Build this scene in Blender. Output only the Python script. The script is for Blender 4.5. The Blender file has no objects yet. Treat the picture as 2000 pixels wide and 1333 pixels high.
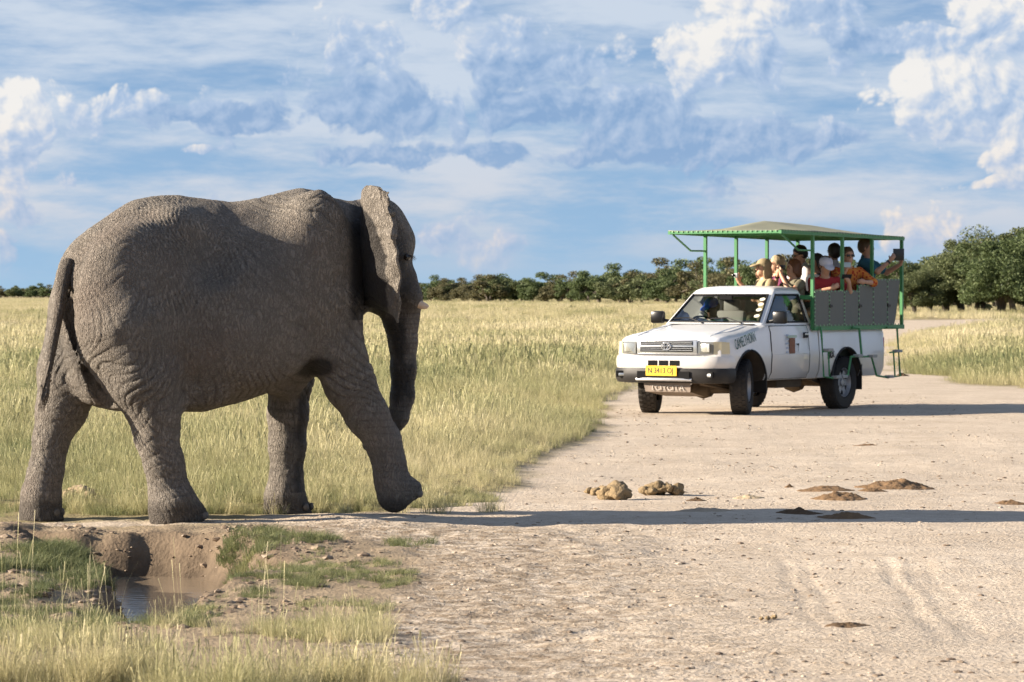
import bpy, bmesh, math, random
import numpy as np
from mathutils import Vector, Matrix

R = math.radians
SC = bpy.context.scene
COL = SC.collection

# ------------------------------------------------------------------ camera, sky, sun, exposure
CAMH = 1.64            # eye height of somebody leaning from a car window
FPX = 7000.0           # focal length expressed in photo pixels (2000 wide)
HOR = 570.0            # photo row of the horizon
cam_data = bpy.data.cameras.new('camera')
cam = bpy.data.objects.new('camera', cam_data)
COL.objects.link(cam)
cam.location = (0, 0, CAMH)
cam.rotation_euler = (R(90), 0, 0)
cam_data.sensor_width = 36.0
cam_data.lens = 36.0 * FPX / 2000.0
cam_data.shift_y = -(666.5 - HOR) / 2000.0
cam_data.clip_start = 0.5
cam_data.clip_end = 20000
cam_data.dof.use_dof = True
cam_data.dof.focus_distance = 26.0
cam_data.dof.aperture_fstop = 11.0
SC.camera = cam

SUN_EL = R(20.0)
SUN_AZ_OFF = R(2.5)   # the sun stands to the left, almost square to the view
sun_dir = Vector((-math.cos(SUN_EL) * math.cos(SUN_AZ_OFF), -math.cos(SUN_EL) * math.sin(SUN_AZ_OFF), math.sin(SUN_EL)))
sd = bpy.data.lights.new('sun', 'SUN')
sd.energy = 5.0
sd.angle = R(0.53)
sd.color = (1.0, 0.87, 0.70)
sun = bpy.data.objects.new('sun', sd)
COL.objects.link(sun)
sun.rotation_euler = (-sun_dir).to_track_quat('-Z', 'Y').to_euler()

SC.view_settings.view_transform = 'Standard'
SC.view_settings.look = 'None'
SC.view_settings.gamma = 1.0
SC.view_settings.use_curve_mapping = False
SC.view_settings.exposure = 1.45


def N(nt, kind, ins=None, **props):
    n = nt.nodes.new(kind)
    for k, v in props.items():
        setattr(n, k, v)
    if ins:
        for k, v in ins.items():
            s = n.inputs[k]
            if isinstance(v, bpy.types.NodeSocket):
                nt.links.new(v, s)
            else:
                s.default_value = v
    return n


def M(nt, op, a, b=None, c=None, clamp=False):
    ins = {0: a}
    if b is not None:
        ins[1] = b
    if c is not None:
        ins[2] = c
    return N(nt, 'ShaderNodeMath', ins, operation=op, use_clamp=clamp).outputs[0]


def MIX(nt, fac, a, b, blend='MIX'):
    n = nt.nodes.new('ShaderNodeMix')
    n.data_type = 'RGBA'
    n.blend_type = blend
    n.clamp_factor = True
    for sock, v in ((n.inputs[0], fac), (n.inputs[6], a), (n.inputs[7], b)):
        if isinstance(v, bpy.types.NodeSocket):
            nt.links.new(v, sock)
        else:
            if sock.type == 'RGBA' and len(v) == 3:
                v = (*v, 1)
            sock.default_value = v
    return n.outputs[2]


def RAMP(nt, fac, stops, interp='LINEAR'):
    n = nt.nodes.new('ShaderNodeValToRGB')
    n.color_ramp.interpolation = interp
    el = n.color_ramp.elements
    while len(el) < len(stops):
        el.new(0.5)
    for e, (p, c) in zip(el, stops):
        e.position = p
        e.color = (*c, 1) if hasattr(c, '__len__') else (c, c, c, 1)
    nt.links.new(fac, n.inputs[0])
    return n.outputs[0]


# ------------------------------------------------------------------ world: clear sky with layered and heaped clouds
def build_world():
    w = bpy.data.worlds.new('World')
    SC.world = w
    w.use_nodes = True
    nt = w.node_tree
    nt.nodes.clear()
    STR = 0.06
    tc = N(nt, 'ShaderNodeTexCoord').outputs['Generated']
    sep = N(nt, 'ShaderNodeSeparateXYZ', {0: tc})
    dx, dy, dz = sep.outputs
    # the clear sky, looked up a little higher so that the low sky stays blue
    zup = M(nt, 'ADD', M(nt, 'ABSOLUTE', dz), 0.13)
    vup = N(nt, 'ShaderNodeVectorMath', {0: N(nt, 'ShaderNodeCombineXYZ', {0: dx, 1: dy, 2: zup}).outputs[0]}, operation='NORMALIZE').outputs[0]
    sky = N(nt, 'ShaderNodeTexSky', {0: vup})
    sky.sky_type = 'NISHITA'
    sky.sun_disc = False
    sky.sun_elevation = SUN_EL
    sky.sun_rotation = math.atan2(sun_dir.x, sun_dir.y)
    sky.altitude = 1100
    sky.air_density = 1.0
    sky.dust_density = 0.3
    sky.ozone_density = 1.6
    # cloud coordinates: azimuth and height, in units where the lens sees about -1..1
    az = M(nt, 'MULTIPLY', M(nt, 'ARCTAN2', dx, dy), 7.0)
    el = M(nt, 'MULTIPLY', M(nt, 'ARCSINE', dz), 7.0)
    P = N(nt, 'ShaderNodeCombineXYZ', {0: az, 1: el, 2: 0.0}).outputs[0]

    warp = N(nt, 'ShaderNodeTexNoise', {'Vector': P, 'Scale': 7.0, 'Detail': 2.0, 'Roughness': 0.5}, noise_dimensions='2D')
    wv = N(nt, 'ShaderNodeVectorMath', {0: warp.outputs['Color'], 1: (0.5, 0.5, 0.5)}, operation='SUBTRACT').outputs[0]
    pw = N(nt, 'ShaderNodeVectorMath', {0: wv, 1: (0.055, 0.045, 0.0), 2: P}, operation='MULTIPLY_ADD').outputs[0]
    # heaped clouds: direction (as px, py), size, weight, brightness of the sunlit side
    blobs = [(1385, 120, 95, 62, 1.15, 1.0), (1470, 110, 70, 75, 1.15, .9), (1470, 10, 75, 62, 1.2, 1.0), (1580, 20, 100, 60, .95, .55), (1850, 150, 95, 55, 1.25, 1.0), (1930, 215, 130, 72, 1.25, .85), (1985, 55, 110, 70, 1.2, 1.0), (1880, 30, 60, 36, .9, .8),
             (1120, 205, 215, 42, 1.15, .05), (1080, 130, 150, 66, .9, .35), (1010, 60, 75, 70, .75, .35), (740, 200, 150, 55, 1.05, .12), (720, 110, 90, 72, .85, .45), (455, 232, 150, 30, 1.0, .05),
             (10, 265, 70, 100, 1.15, .9), (60, 225, 34, 40, .9, .9), (250, 215, 110, 28, .85, .8), (165, 260, 60, 60, .75, .75), (1790, 82, 150, 26, 1.2, .0), (1610, 268, 95, 22, .85, .1),
             (1350, 262, 240, 42, 1.0, .12), (1960, 315, 85, 34, 1.0, .95), (1960, 362, 90, 16, .95, .9), (1795, 446, 70, 48, 1.0, .8), (890, 225, 22, 62, 1.0, .9), (60, 410, 75, 38, .6, .6), (5, 485, 44, 30, .7, .7), (1000, 300, 420, 26, .85, .08), (380, 300, 60, 12, .8, .9)]
    sw = ss = sh = None
    for px, py, rx, ry, wt, br in blobs:
        d = N(nt, 'ShaderNodeVectorMath', {0: pw, 1: (-(px - 1000) / 1000, -(HOR - py) / 1000, 0)}, operation='ADD').outputs[0]
        d = N(nt, 'ShaderNodeVectorMath', {0: d, 1: (1000 / rx, 1000 / ry, 0)}, operation='MULTIPLY').outputs[0]
        l2 = N(nt, 'ShaderNodeVectorMath', {0: d, 1: d}, operation='DOT_PRODUCT').outputs['Value']
        sd_ = N(nt, 'ShaderNodeVectorMath', {0: d, 1: (-0.30 * br, 0.24 + 0.14 * br, 0)}, operation='DOT_PRODUCT').outputs['Value']
        e = M(nt, 'MULTIPLY', M(nt, 'EXPONENT', M(nt, 'MULTIPLY', l2, -0.55)), wt)
        es_ = M(nt, 'MULTIPLY', e, M(nt, 'ADD', sd_, br * 1.0 - 0.42))
        sw = e if sw is None else M(nt, 'MAXIMUM', sw, e)
        sh = e if sh is None else M(nt, 'ADD', sh, e)
        ss = es_ if ss is None else M(nt, 'ADD', ss, es_)
    shade = M(nt, 'DIVIDE', ss, M(nt, 'ADD', sh, 0.08))
    # the same kind of cloud all round the sky
    big = N(nt, 'ShaderNodeTexNoise', {'Vector': N(nt, 'ShaderNodeVectorMath', {0: pw, 1: (1.0, 2.4, 1.0)}, operation='MULTIPLY').outputs[0],
                                       'Scale': 1.9, 'Detail': 1.0, 'Roughness': 0.5}, noise_dimensions='2D').outputs['Fac']
    acc = M(nt, 'MAXIMUM', sw, M(nt, 'MULTIPLY', M(nt, 'SUBTRACT', big, 0.52), 2.6))

    def puff(off):
        v = pw if off is None else N(nt, 'ShaderNodeVectorMath', {0: pw, 1: off}, operation='ADD').outputs[0]
        a_ = N(nt, 'ShaderNodeTexVoronoi', {'Vector': v, 'Scale': 11.0, 'Detail': 3.0, 'Roughness': 0.55, 'Lacunarity': 2.2}, feature='F1', voronoi_dimensions='2D').outputs['Distance']
        b_ = N(nt, 'ShaderNodeTexNoise', {'Vector': v, 'Scale': 6.0, 'Detail': 4.0, 'Roughness': 0.5}, noise_dimensions='2D').outputs['Fac']
        return M(nt, 'ADD', M(nt, 'MULTIPLY', M(nt, 'SUBTRACT', 0.42, a_), 0.46), M(nt, 'MULTIPLY', M(nt, 'SUBTRACT', b_, 0.5), 1.0))
    p0, p1 = puff(None), puff((-0.014, 0.012, 0))
    D0 = M(nt, 'ADD', acc, p0)
    cov = N(nt, 'ShaderNodeMapRange', {'Value': D0, 'From Min': 0.24, 'From Max': 0.46}, interpolation_type='SMOOTHSTEP').outputs[0]
    rel = M(nt, 'MULTIPLY', M(nt, 'SUBTRACT', p0, p1), 1.7)
    lit = N(nt, 'ShaderNodeMapRange', {'Value': M(nt, 'ADD', shade, rel), 'From Min': -0.52, 'From Max': 0.80}, interpolation_type='LINEAR').outputs[0]
    warm = N(nt, 'ShaderNodeMapRange', {'Value': el, 'From Min': 0.05, 'From Max': 0.36}).outputs[0]
    k = 1.0 / STR / (2 ** SC.view_settings.exposure)

    def cc(c):
        return tuple(x * k for x in c)
    hi = MIX(nt, warm, cc((.86, .75, .67)), cc((.93, .90, .86)))
    lo = MIX(nt, warm, cc((.33, .48, .70)), cc((.25, .40, .64)))
    mid = MIX(nt, warm, cc((.54, .60, .73)), cc((.46, .58, .77)))
    ccol = MIX(nt, N(nt, 'ShaderNodeMapRange', {'Value': lit, 'From Min': 0.5, 'From Max': 1.0}).outputs[0],
               MIX(nt, N(nt, 'ShaderNodeMapRange', {'Value': lit, 'From Min': 0.0, 'From Max': 0.5}).outputs[0], lo, mid), hi)
    # thin layered cloud
    Ps = N(nt, 'ShaderNodeVectorMath', {0: N(nt, 'ShaderNodeVectorMath', {0: wv, 1: (0.03, 0.012, 0.0), 2: P}, operation='MULTIPLY_ADD').outputs[0], 1: (1.0, 4.6, 1.0)}, operation='MULTIPLY').outputs[0]
    st = N(nt, 'ShaderNodeTexNoise', {'Vector': Ps, 'Scale': 2.3, 'Detail': 6.0, 'Roughness': 0.60, 'Distortion': 0.0}, noise_dimensions='2D').outputs['Fac']
    stf = N(nt, 'ShaderNodeMapRange', {'Value': st, 'From Min': 0.28, 'From Max': 0.66, 'To Max': 0.92}, interpolation_type='SMOOTHSTEP').outputs[0]
    stc = MIX(nt, warm, cc((.70, .69, .72)), cc((.63, .71, .82)))
    # the veil thins out close to the horizon and overhead
    fade = M(nt, 'MULTIPLY', N(nt, 'ShaderNodeMapRange', {'Value': el, 'From Min': 0.0, 'From Max': 0.17}).outputs[0],
             N(nt, 'ShaderNodeMapRange', {'Value': el, 'From Min': 2.0, 'From Max': 5.0, 'To Min': 1.0, 'To Max': 0.35}).outputs[0])
    stf = M(nt, 'MULTIPLY', stf, fade)
    cfade = M(nt, 'MULTIPLY', cov, N(nt, 'ShaderNodeMapRange', {'Value': el, 'From Min': 0.0, 'From Max': 0.10}).outputs[0])
    cfade = M(nt, 'MULTIPLY', cfade, 0.92)
    tintn = MIX(nt, 1.0, sky.outputs[0], (0.84, 0.86, 0.92), 'MULTIPLY')
    base = MIX(nt, stf, tintn, stc)
    col = MIX(nt, cfade, base, ccol)
    bg = N(nt, 'ShaderNodeBackground', {'Color': col, 'Strength': STR})
    out = nt.nodes.new('ShaderNodeOutputWorld')
    nt.links.new(bg.outputs[0], out.inputs[0])
    w.cycles.sampling_method = 'NONE'


build_world()
SC.cycles.max_bounces = 5
SC.cycles.diffuse_bounces = 2
SC.cycles.glossy_bounces = 3
SC.cycles.transmission_bounces = 4
SC.cycles.transparent_max_bounces = 8
SC.cycles.caustics_reflective = False
SC.cycles.caustics_refractive = False
SC.cycles.use_adaptive_sampling = True
SC.cycles.adaptive_threshold = 0.02

# ------------------------------------------------------------------ helpers


def G(px, py, z=0.0):
    """world point on the level z seen at a photo pixel"""
    y = (CAMH - z) * FPX / (py - HOR)
    return ((px - 1000) * y / FPX, y)


def tag(o, label=None, cat=None, group=None, kind=None):
    if label:
        o['label'] = label
    if cat:
        o['category'] = cat
    if group:
        o['group'] = group
    if kind:
        o['kind'] = kind
    return o


def mesh_obj(name, verts, faces, mat=None, parent=None, smooth=True, link=True):
    me = bpy.data.meshes.new(name)
    verts = np.asarray(verts, dtype=np.float64)
    if isinstance(faces, np.ndarray):
        nf, k = faces.shape
        me.vertices.add(len(verts))
        me.vertices.foreach_set('co', verts.astype(np.float32).ravel())
        me.loops.add(nf * k)
        me.loops.foreach_set('vertex_index', faces.astype(np.int32).ravel())
        me.polygons.add(nf)
        me.polygons.foreach_set('loop_start', np.arange(0, nf * k, k, dtype=np.int32))
        me.update(calc_edges=True)
    else:
        me.from_pydata([tuple(v) for v in verts], [], faces)
    if smooth:
        me.polygons.foreach_set('use_smooth', np.ones(len(me.polygons), dtype=bool))
    me.update()
    if mat:
        me.materials.append(mat)
    o = bpy.data.objects.new(name, me)
    if link:
        COL.objects.link(o)
    if parent:
        o.parent = parent
    return o


def empty(name, loc=(0, 0, 0), rz=0.0):
    o = bpy.data.objects.new(name, None)
    COL.objects.link(o)
    o.empty_display_size = 0.3
    o.location = loc
    o.rotation_euler = (0, 0, rz)
    return o


class MB:
    """collects simple shapes and links them as one mesh object"""

    def __init__(s):
        s.v = []
        s.f = []

    def add(s, v, f):
        b = len(s.v)
        s.v += [tuple(x) for x in v]
        s.f += [tuple(b + i for i in q) for q in f]
        return s

    def box(s, c, d, rot=None, bev=0.0):
        x, y, z = d[0] / 2, d[1] / 2, d[2] / 2
        if bev <= 0:
            vs = [(-x, -y, -z), (x, -y, -z), (x, y, -z), (-x, y, -z), (-x, -y, z), (x, -y, z), (x, y, z), (-x, y, z)]
            fs = [(3, 2, 1, 0), (4, 5, 6, 7), (0, 1, 5, 4), (1, 2, 6, 5), (2, 3, 7, 6), (3, 0, 4, 7)]
        else:
            bm = bmesh.new()
            bmesh.ops.create_cube(bm, size=1)
            for v in bm.verts:
                v.co = Vector((v.co.x * d[0], v.co.y * d[1], v.co.z * d[2]))
            bmesh.ops.bevel(bm, geom=bm.edges[:], offset=bev, segments=2, affect='EDGES', profile=0.5)
            bm.verts.index_update()
            vs = [v.co.copy() for v in bm.verts]
            fs = [[v.index for v in f.verts] for f in bm.faces]
            bm.free()
        out = []
        for v in vs:
            v = Vector(v)
            if rot is not None:
                v = rot @ v
            out.append(v + Vector(c))
        return s.add(out, fs)

    def tube(s, pts, r, n=8, caps=True):
        pts = [Vector(p) for p in pts]
        rs = r if hasattr(r, '__len__') else [r] * len(pts)
        vs, fs = [], []
        ref = Vector((0, 0, 1))
        d0 = (pts[1] - pts[0]).normalized()
        if abs(d0.z) > 0.9:
            ref = Vector((1, 0, 0))
        for i, p in enumerate(pts):
            a = pts[max(i - 1, 0)]
            b = pts[min(i + 1, len(pts) - 1)]
            d = (b - a).normalized()
            u = d.cross(ref)
            if u.length < 1e-4:
                u = d.cross(Vector((0, 1, 0)))
            u.normalize()
            w = d.cross(u)
            for k in range(n):
                t = 2 * math.pi * k / n
                vs.append(p + (u * math.cos(t) + w * math.sin(t)) * rs[i])
        for i in range(len(pts) - 1):
            for k in range(n):
                fs.append((i * n + k, i * n + (k + 1) % n, (i + 1) * n + (k + 1) % n, (i + 1) * n + k))
        if caps:
            fs.append(tuple(range(n - 1, -1, -1)))
            fs.append(tuple((len(pts) - 1) * n + k for k in range(n)))
        return s.add(vs, fs)

    def lathe(s, prof, c, n=32, axis='y'):
        """prof: (radius, offset along axis)"""
        vs, fs = [], []
        for r, h in prof:
            for k in range(n):
                t = 2 * math.pi * k / n
                a, b = r * math.cos(t), r * math.sin(t)
                v = (a, h, b) if axis == 'y' else ((h, a, b) if axis == 'x' else (a, b, h))
                vs.append(Vector(v) + Vector(c))
        m = len(prof)
        for i in range(m - 1):
            for k in range(n):
                fs.append((i * n + k, i * n + (k + 1) % n, (i + 1) * n + (k + 1) % n, (i + 1) * n + k))
        return s.add(vs, fs)

    def quad(s, *p):
        return s.add(p, [tuple(range(len(p)))])

    def build(s, name, mat, parent=None, smooth=False):
        o = mesh_obj(name, s.v, s.f, mat, parent, smooth=False)
        bm = bmesh.new()
        bm.from_mesh(o.data)
        bmesh.ops.recalc_face_normals(bm, faces=bm.faces[:])
        if smooth:
            for f in bm.faces:
                f.smooth = True
            for e in bm.edges:
                if len(e.link_faces) == 2 and e.calc_face_angle(0) > R(38):
                    e.smooth = False
        bm.to_mesh(o.data)
        bm.free()
        return o


def hash3(ix, iy, iz, seed):
    n = (ix.astype(np.int64) * 73856093) ^ (iy.astype(np.int64) * 19349663) ^ (iz.astype(np.int64) * 83492791) ^ (seed * 2654435761)
    n = (n ^ (n >> 13)) * 1274126177
    n = n & 0xffffffff
    n = (n ^ (n >> 16)) & 0xffff
    return n / 65535.0


def vnoise(x, y, z=None, seed=0):
    if z is None:
        z = np.zeros_like(x)
    ix, iy, iz = np.floor(x), np.floor(y), np.floor(z)
    fx, fy, fz = x - ix, y - iy, z - iz
    fx, fy, fz = [t * t * t * (t * (t * 6 - 15) + 10) for t in (fx, fy, fz)]
    r = 0
    for a in (0, 1):
        for b in (0, 1):
            for c in (0, 1):
                w = (fx if a else 1 - fx) * (fy if b else 1 - fy) * (fz if c else 1 - fz)
                r = r + w * hash3(ix + a, iy + b, iz + c, seed)
    return r * 2 - 1


def fbm(x, y, z=None, oct=4, seed=0, gain=0.5):
    a, s, t = 1.0, 0.0, 0.0
    for i in range(oct):
        f = 2.03 ** i
        s = s + a * vnoise(x * f + i * 17.3, y * f - i * 9.1, None if z is None else z * f, seed + i)
        t += a
        a *= gain
    return s / t


def sstep(a, b, x):
    t = np.clip((x - a) / (b - a), 0, 1)
    return t * t * (3 - 2 * t)


def poly_sd(x, y, poly):
    """signed distance to a polygon, negative inside"""
    d = np.full(x.shape, 1e9)
    ins = np.zeros(x.shape, dtype=bool)
    n = len(poly)
    for i in range(n):
        ax, ay = poly[i]
        bx, by = poly[(i + 1) % n]
        ex, ey = bx - ax, by - ay
        t = np.clip(((x - ax) * ex + (y - ay) * ey) / (ex * ex + ey * ey + 1e-12), 0, 1)
        d = np.minimum(d, np.hypot(x - ax - t * ex, y - ay - t * ey))
        c = ((ay > y) != (by > y)) & (x < (bx - ax) * (y - ay) / (by - ay + 1e-12) + ax)
        ins ^= c
    return np.where(ins, -d, d)


# ------------------------------------------------------------------ materials
def new_mat(name):
    m = bpy.data.materials.new(name)
    m.use_nodes = True
    nt = m.node_tree
    nt.nodes.clear()
    out = nt.nodes.new('ShaderNodeOutputMaterial')
    b = nt.nodes.new('ShaderNodeBsdfPrincipled')
    nt.links.new(b.outputs[0], out.inputs[0])
    return m, nt, b


MATS = {}


def paint(name, col, rough=0.5, metal=0.0, var=0.12, scale=8.0, bump=0.0, spec=0.5, coat=0.0, dirt=None):
    """plain finish with a little uneven colour"""
    if name in MATS:
        return MATS[name]
    m, nt, b = new_mat(name)
    tc = N(nt, 'ShaderNodeTexCoord').outputs['Object']
    nz = N(nt, 'ShaderNodeTexNoise', {'Vector': tc, 'Scale': scale, 'Detail': 5.0, 'Roughness': 0.6}).outputs['Fac']
    c1 = tuple(min(1, x * (1 + var)) for x in col)
    c0 = tuple(x * (1 - var) for x in col)
    c = MIX(nt, nz, c0, c1)
    if dirt:
        geo = N(nt, 'ShaderNodeTexCoord').outputs['Object']
        z = N(nt, 'ShaderNodeSeparateXYZ', {0: geo}).outputs[2]
        f = N(nt, 'ShaderNodeMapRange', {'Value': M(nt, 'ADD', z, M(nt, 'MULTIPLY', nz, -0.35)), 'From Min': dirt[1], 'From Max': dirt[2], 'To Min': dirt[3], 'To Max': 0.0}).outputs[0]
        c = MIX(nt, f, c, dirt[0])
    nt.links.new(c, b.inputs['Base Color'])
    b.inputs['Roughness'].default_value = rough
    b.inputs['Metallic'].default_value = metal
    b.inputs['Specular IOR Level'].default_value = spec
    b.inputs['Coat Weight'].default_value = coat
    if bump:
        bp = N(nt, 'ShaderNodeBump', {'Height': nz, 'Strength': 0.6, 'Distance': bump})
        nt.links.new(bp.outputs[0], b.inputs['Normal'])
    MATS[name] = m
    return m


def leaf_mat(name, cols, trans=0.35, attr=None, attr_type='GEOMETRY'):
    """foliage: diffuse with light passing through; colour varies with an attribute or from leaf to leaf"""
    m = bpy.data.materials.new(name)
    m.use_nodes = True
    nt = m.node_tree
    nt.nodes.clear()
    out = nt.nodes.new('ShaderNodeOutputMaterial')
    if attr:
        t = N(nt, 'ShaderNodeAttribute', attribute_name=attr, attribute_type=attr_type).outputs['Fac']
    else:
        t = N(nt, 'ShaderNodeNewGeometry').outputs['Random Per Island']
    rnd = N(nt, 'ShaderNodeNewGeometry').outputs['Random Per Island']
    c = RAMP(nt, t, [(i / (len(cols) - 1), k) for i, k in enumerate(cols)])
    v = N(nt, 'ShaderNodeMapRange', {'Value': rnd, 'To Min': 0.72, 'To Max': 1.28}).outputs[0]
    hsv = N(nt, 'ShaderNodeHueSaturation', {'Value': v, 'Color': c}).outputs[0]
    d = N(nt, 'ShaderNodeBsdfPrincipled', {'Base Color': hsv, 'Roughness': 0.6, 'Specular IOR Level': 0.25})
    tr = N(nt, 'ShaderNodeBsdfTranslucent', {'Color': hsv})
    mx = N(nt, 'ShaderNodeMixShader', {0: trans, 1: d.outputs[0], 2: tr.outputs[0]})
    nt.links.new(mx.outputs[0], out.inputs[0])
    return m


def apply_mods(o):
    dg = bpy.context.evaluated_depsgraph_get()
    me = bpy.data.meshes.new_from_object(o.evaluated_get(dg))
    old = o.data
    o.modifiers.clear()
    o.data = me
    bpy.data.meshes.remove(old)
    return o
# ------------------------------------------------------------------ ground
PIT = [G(*p) for p in ((30, 1040), (150, 1046), (300, 1044), (420, 1050), (520, 1070), (550, 1098), (500, 1122), (410, 1155), (350, 1200), (255, 1216), (205, 1180), (195, 1128), (104, 1082), (45, 1062))]
ROAD = [G(*p) for p in ((540, 1420), (570, 1333), (640, 1290), (690, 1240), (740, 1170), (800, 1100), (760, 1065), (640, 1050), (520, 1035), (400, 1026), (250, 1028), (0, 1030), (-250, 1034), (-250, 1016),
                        (100, 1022), (480, 1018), (640, 1005), (760, 1000), (850, 985), (930, 966), (1000, 950), (1050, 905), (1100, 872), (1160, 842), (1150, 800), (1170, 778), (1215, 765))]
ROAD += [(2.6, 68), (4.6, 86), (7.0, 105), (11.5, 150), (22, 200), (40, 240), (60, 240), (27, 196), (17.6, 150), (12.0, 112), (9.7, 90), (8.2, 74), (8.1, 66), (8.9, 60), (9.4, 50), (9.6, 30), (9.2, 10), (9.0, -40), (-1.2, -40), (-1.2, 12)]
WATER_Z = -0.27


def road_sd(x, y):
    w = 0.22 * fbm(x * 1.1, y * 0.55, oct=4, seed=5) + 0.10 * fbm(x * 3.1, y * 2.4, oct=2, seed=6)
    return poly_sd(x, y, ROAD) + w * np.clip(y / 25, 0.6, 3.0)


def ground_h(x, y):
    x = np.asarray(x, float)
    y = np.asarray(y, float)
    sdp = poly_sd(x, y, PIT) + 0.10 * fbm(x * 2.4, y * 2.4, oct=3, seed=21)
    sdr = road_sd(x, y)
    near = 1 - sstep(40, 70, y)
    h = 0.10 * fbm(x * 0.06, y * 0.06, oct=3, seed=1) * sstep(35, 90, y)
    h = h + near * 0.030 * fbm(x * 0.7, y * 0.7, oct=3, seed=2)
    inroad = 1 - sstep(-0.1, 0.25, sdr)
    # trampled soil by the water is rougher than the driven road
    tram = (1 - sstep(0.0, 1.5, x + 0.2 * (y - 20) * 0 - 0.2)) * (1 - sstep(24.0, 27.5, y)) + 0.25
    fine = 0.016 * fbm(x * 4.0, y * 4.0, oct=3, seed=3) + 0.008 * fbm(x * 11.0, y * 11.0, oct=2, seed=4)
    h = h + near * fine * np.where(inroad > 0.5, np.clip(tram, 0, 1.2), 0.8)
    # grassy land stands a little above the road, which is worn down
    h = h + near * 0.05 * sstep(-0.15, 0.5, sdr) * (y > 27)
    # banks of the little pool
    bank = np.exp(-np.clip(sdp, 0, 9) ** 2 / 0.20) * 0.045
    depth = sstep(0.03, -0.32, sdp)
    wall = 0.52 * depth * (1 + 0.2 * fbm(x * 5, y * 5, oct=3, seed=8))
    bank = bank * sstep(22.0, 24.0, y)
    h = h - 0.07 * np.exp(-((x + 2.0) ** 2 / 0.20 + (y - 19.2) ** 2 / 2.2)) * (1 - depth)
    h = h + bank * (y < 27) - wall + 0.025 * depth * (1 - depth) * 4 * fbm(x * 9, y * 9, oct=3, seed=9)
    # broken, trodden banks
    lumpy = np.exp(-np.clip(np.abs(sdp) - .1, 0, 9) ** 2 / 0.25)
    h = h + lumpy * (0.030 * fbm(x * 2.6, y * 2.2, oct=3, seed=14) + 0.024 * fbm(x * 7.5, y * 6.5, oct=3, seed=15)) * (y < 26)
    # a slight mound left of the pool
    h = h + 0.07 * np.exp(-((x + 2.9) ** 2 / 0.16 + (y - 21.4) ** 2 / 2.0)) * (1 - depth)
    # hump along the elephant's path and the ridge where the track begins
    h = h + 0.035 * np.exp(-((x + 1.0) ** 2 / 0.25 + (y - 25.0) ** 2 / 0.5)) * (1 - depth)
    # wheel ruts
    for cx, sl in ((1.55, 0.035), (1.66, 0.035), (2.12, 0.05), (2.25, 0.05), (2.34, 0.05)):
        dd = x - (cx + sl * (y - 19)) - 0.02 * np.sin(y * 3.0)
        h = h - 0.010 * np.exp(-dd * dd / 0.0009) * sstep(16.2, 17.6, y) * (1 - sstep(21.0, 23.0, y))
    # flat pad under the truck and the feet
    pad = (1 - sstep(3.4, 5.0, np.hypot((x - 3.9), (y - 49.6) * 0.9)))
    h = h * (1 - pad)
    return h


def grow(a, b, s0, fac, smax=1e9):
    out = [a]
    s = s0
    sign = 1 if b > a else -1
    while abs(out[-1] - a) < abs(b - a):
        out.append(out[-1] + sign * s)
        s = min(s * fac, smax)
    return out[1:]


xs = np.concatenate([np.array(grow(-4.6, -6000, 0.06, 1.12))[::-1], np.arange(-4.6, 5.2, 0.04), np.array(grow(5.2, 6000, 0.06, 1.12))])
ys = np.concatenate([np.array(grow(14.0, -400, 0.15, 1.22))[::-1], np.arange(14.0, 28.0, 0.042), np.array(grow(28.0, 9000, 0.05, 1.035))])
GX, GY = np.meshgrid(xs, ys, indexing='xy')
GZ = ground_h(GX, GY)
SDR = road_sd(GX, GY)
SDP = poly_sd(GX, GY, PIT)
ny, nx = GX.shape
ii = np.arange(nx * ny).reshape(ny, nx)
gf = np.stack([ii[:-1, :-1], ii[:-1, 1:], ii[1:, 1:], ii[1:, :-1]], -1).reshape(-1, 4)


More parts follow.
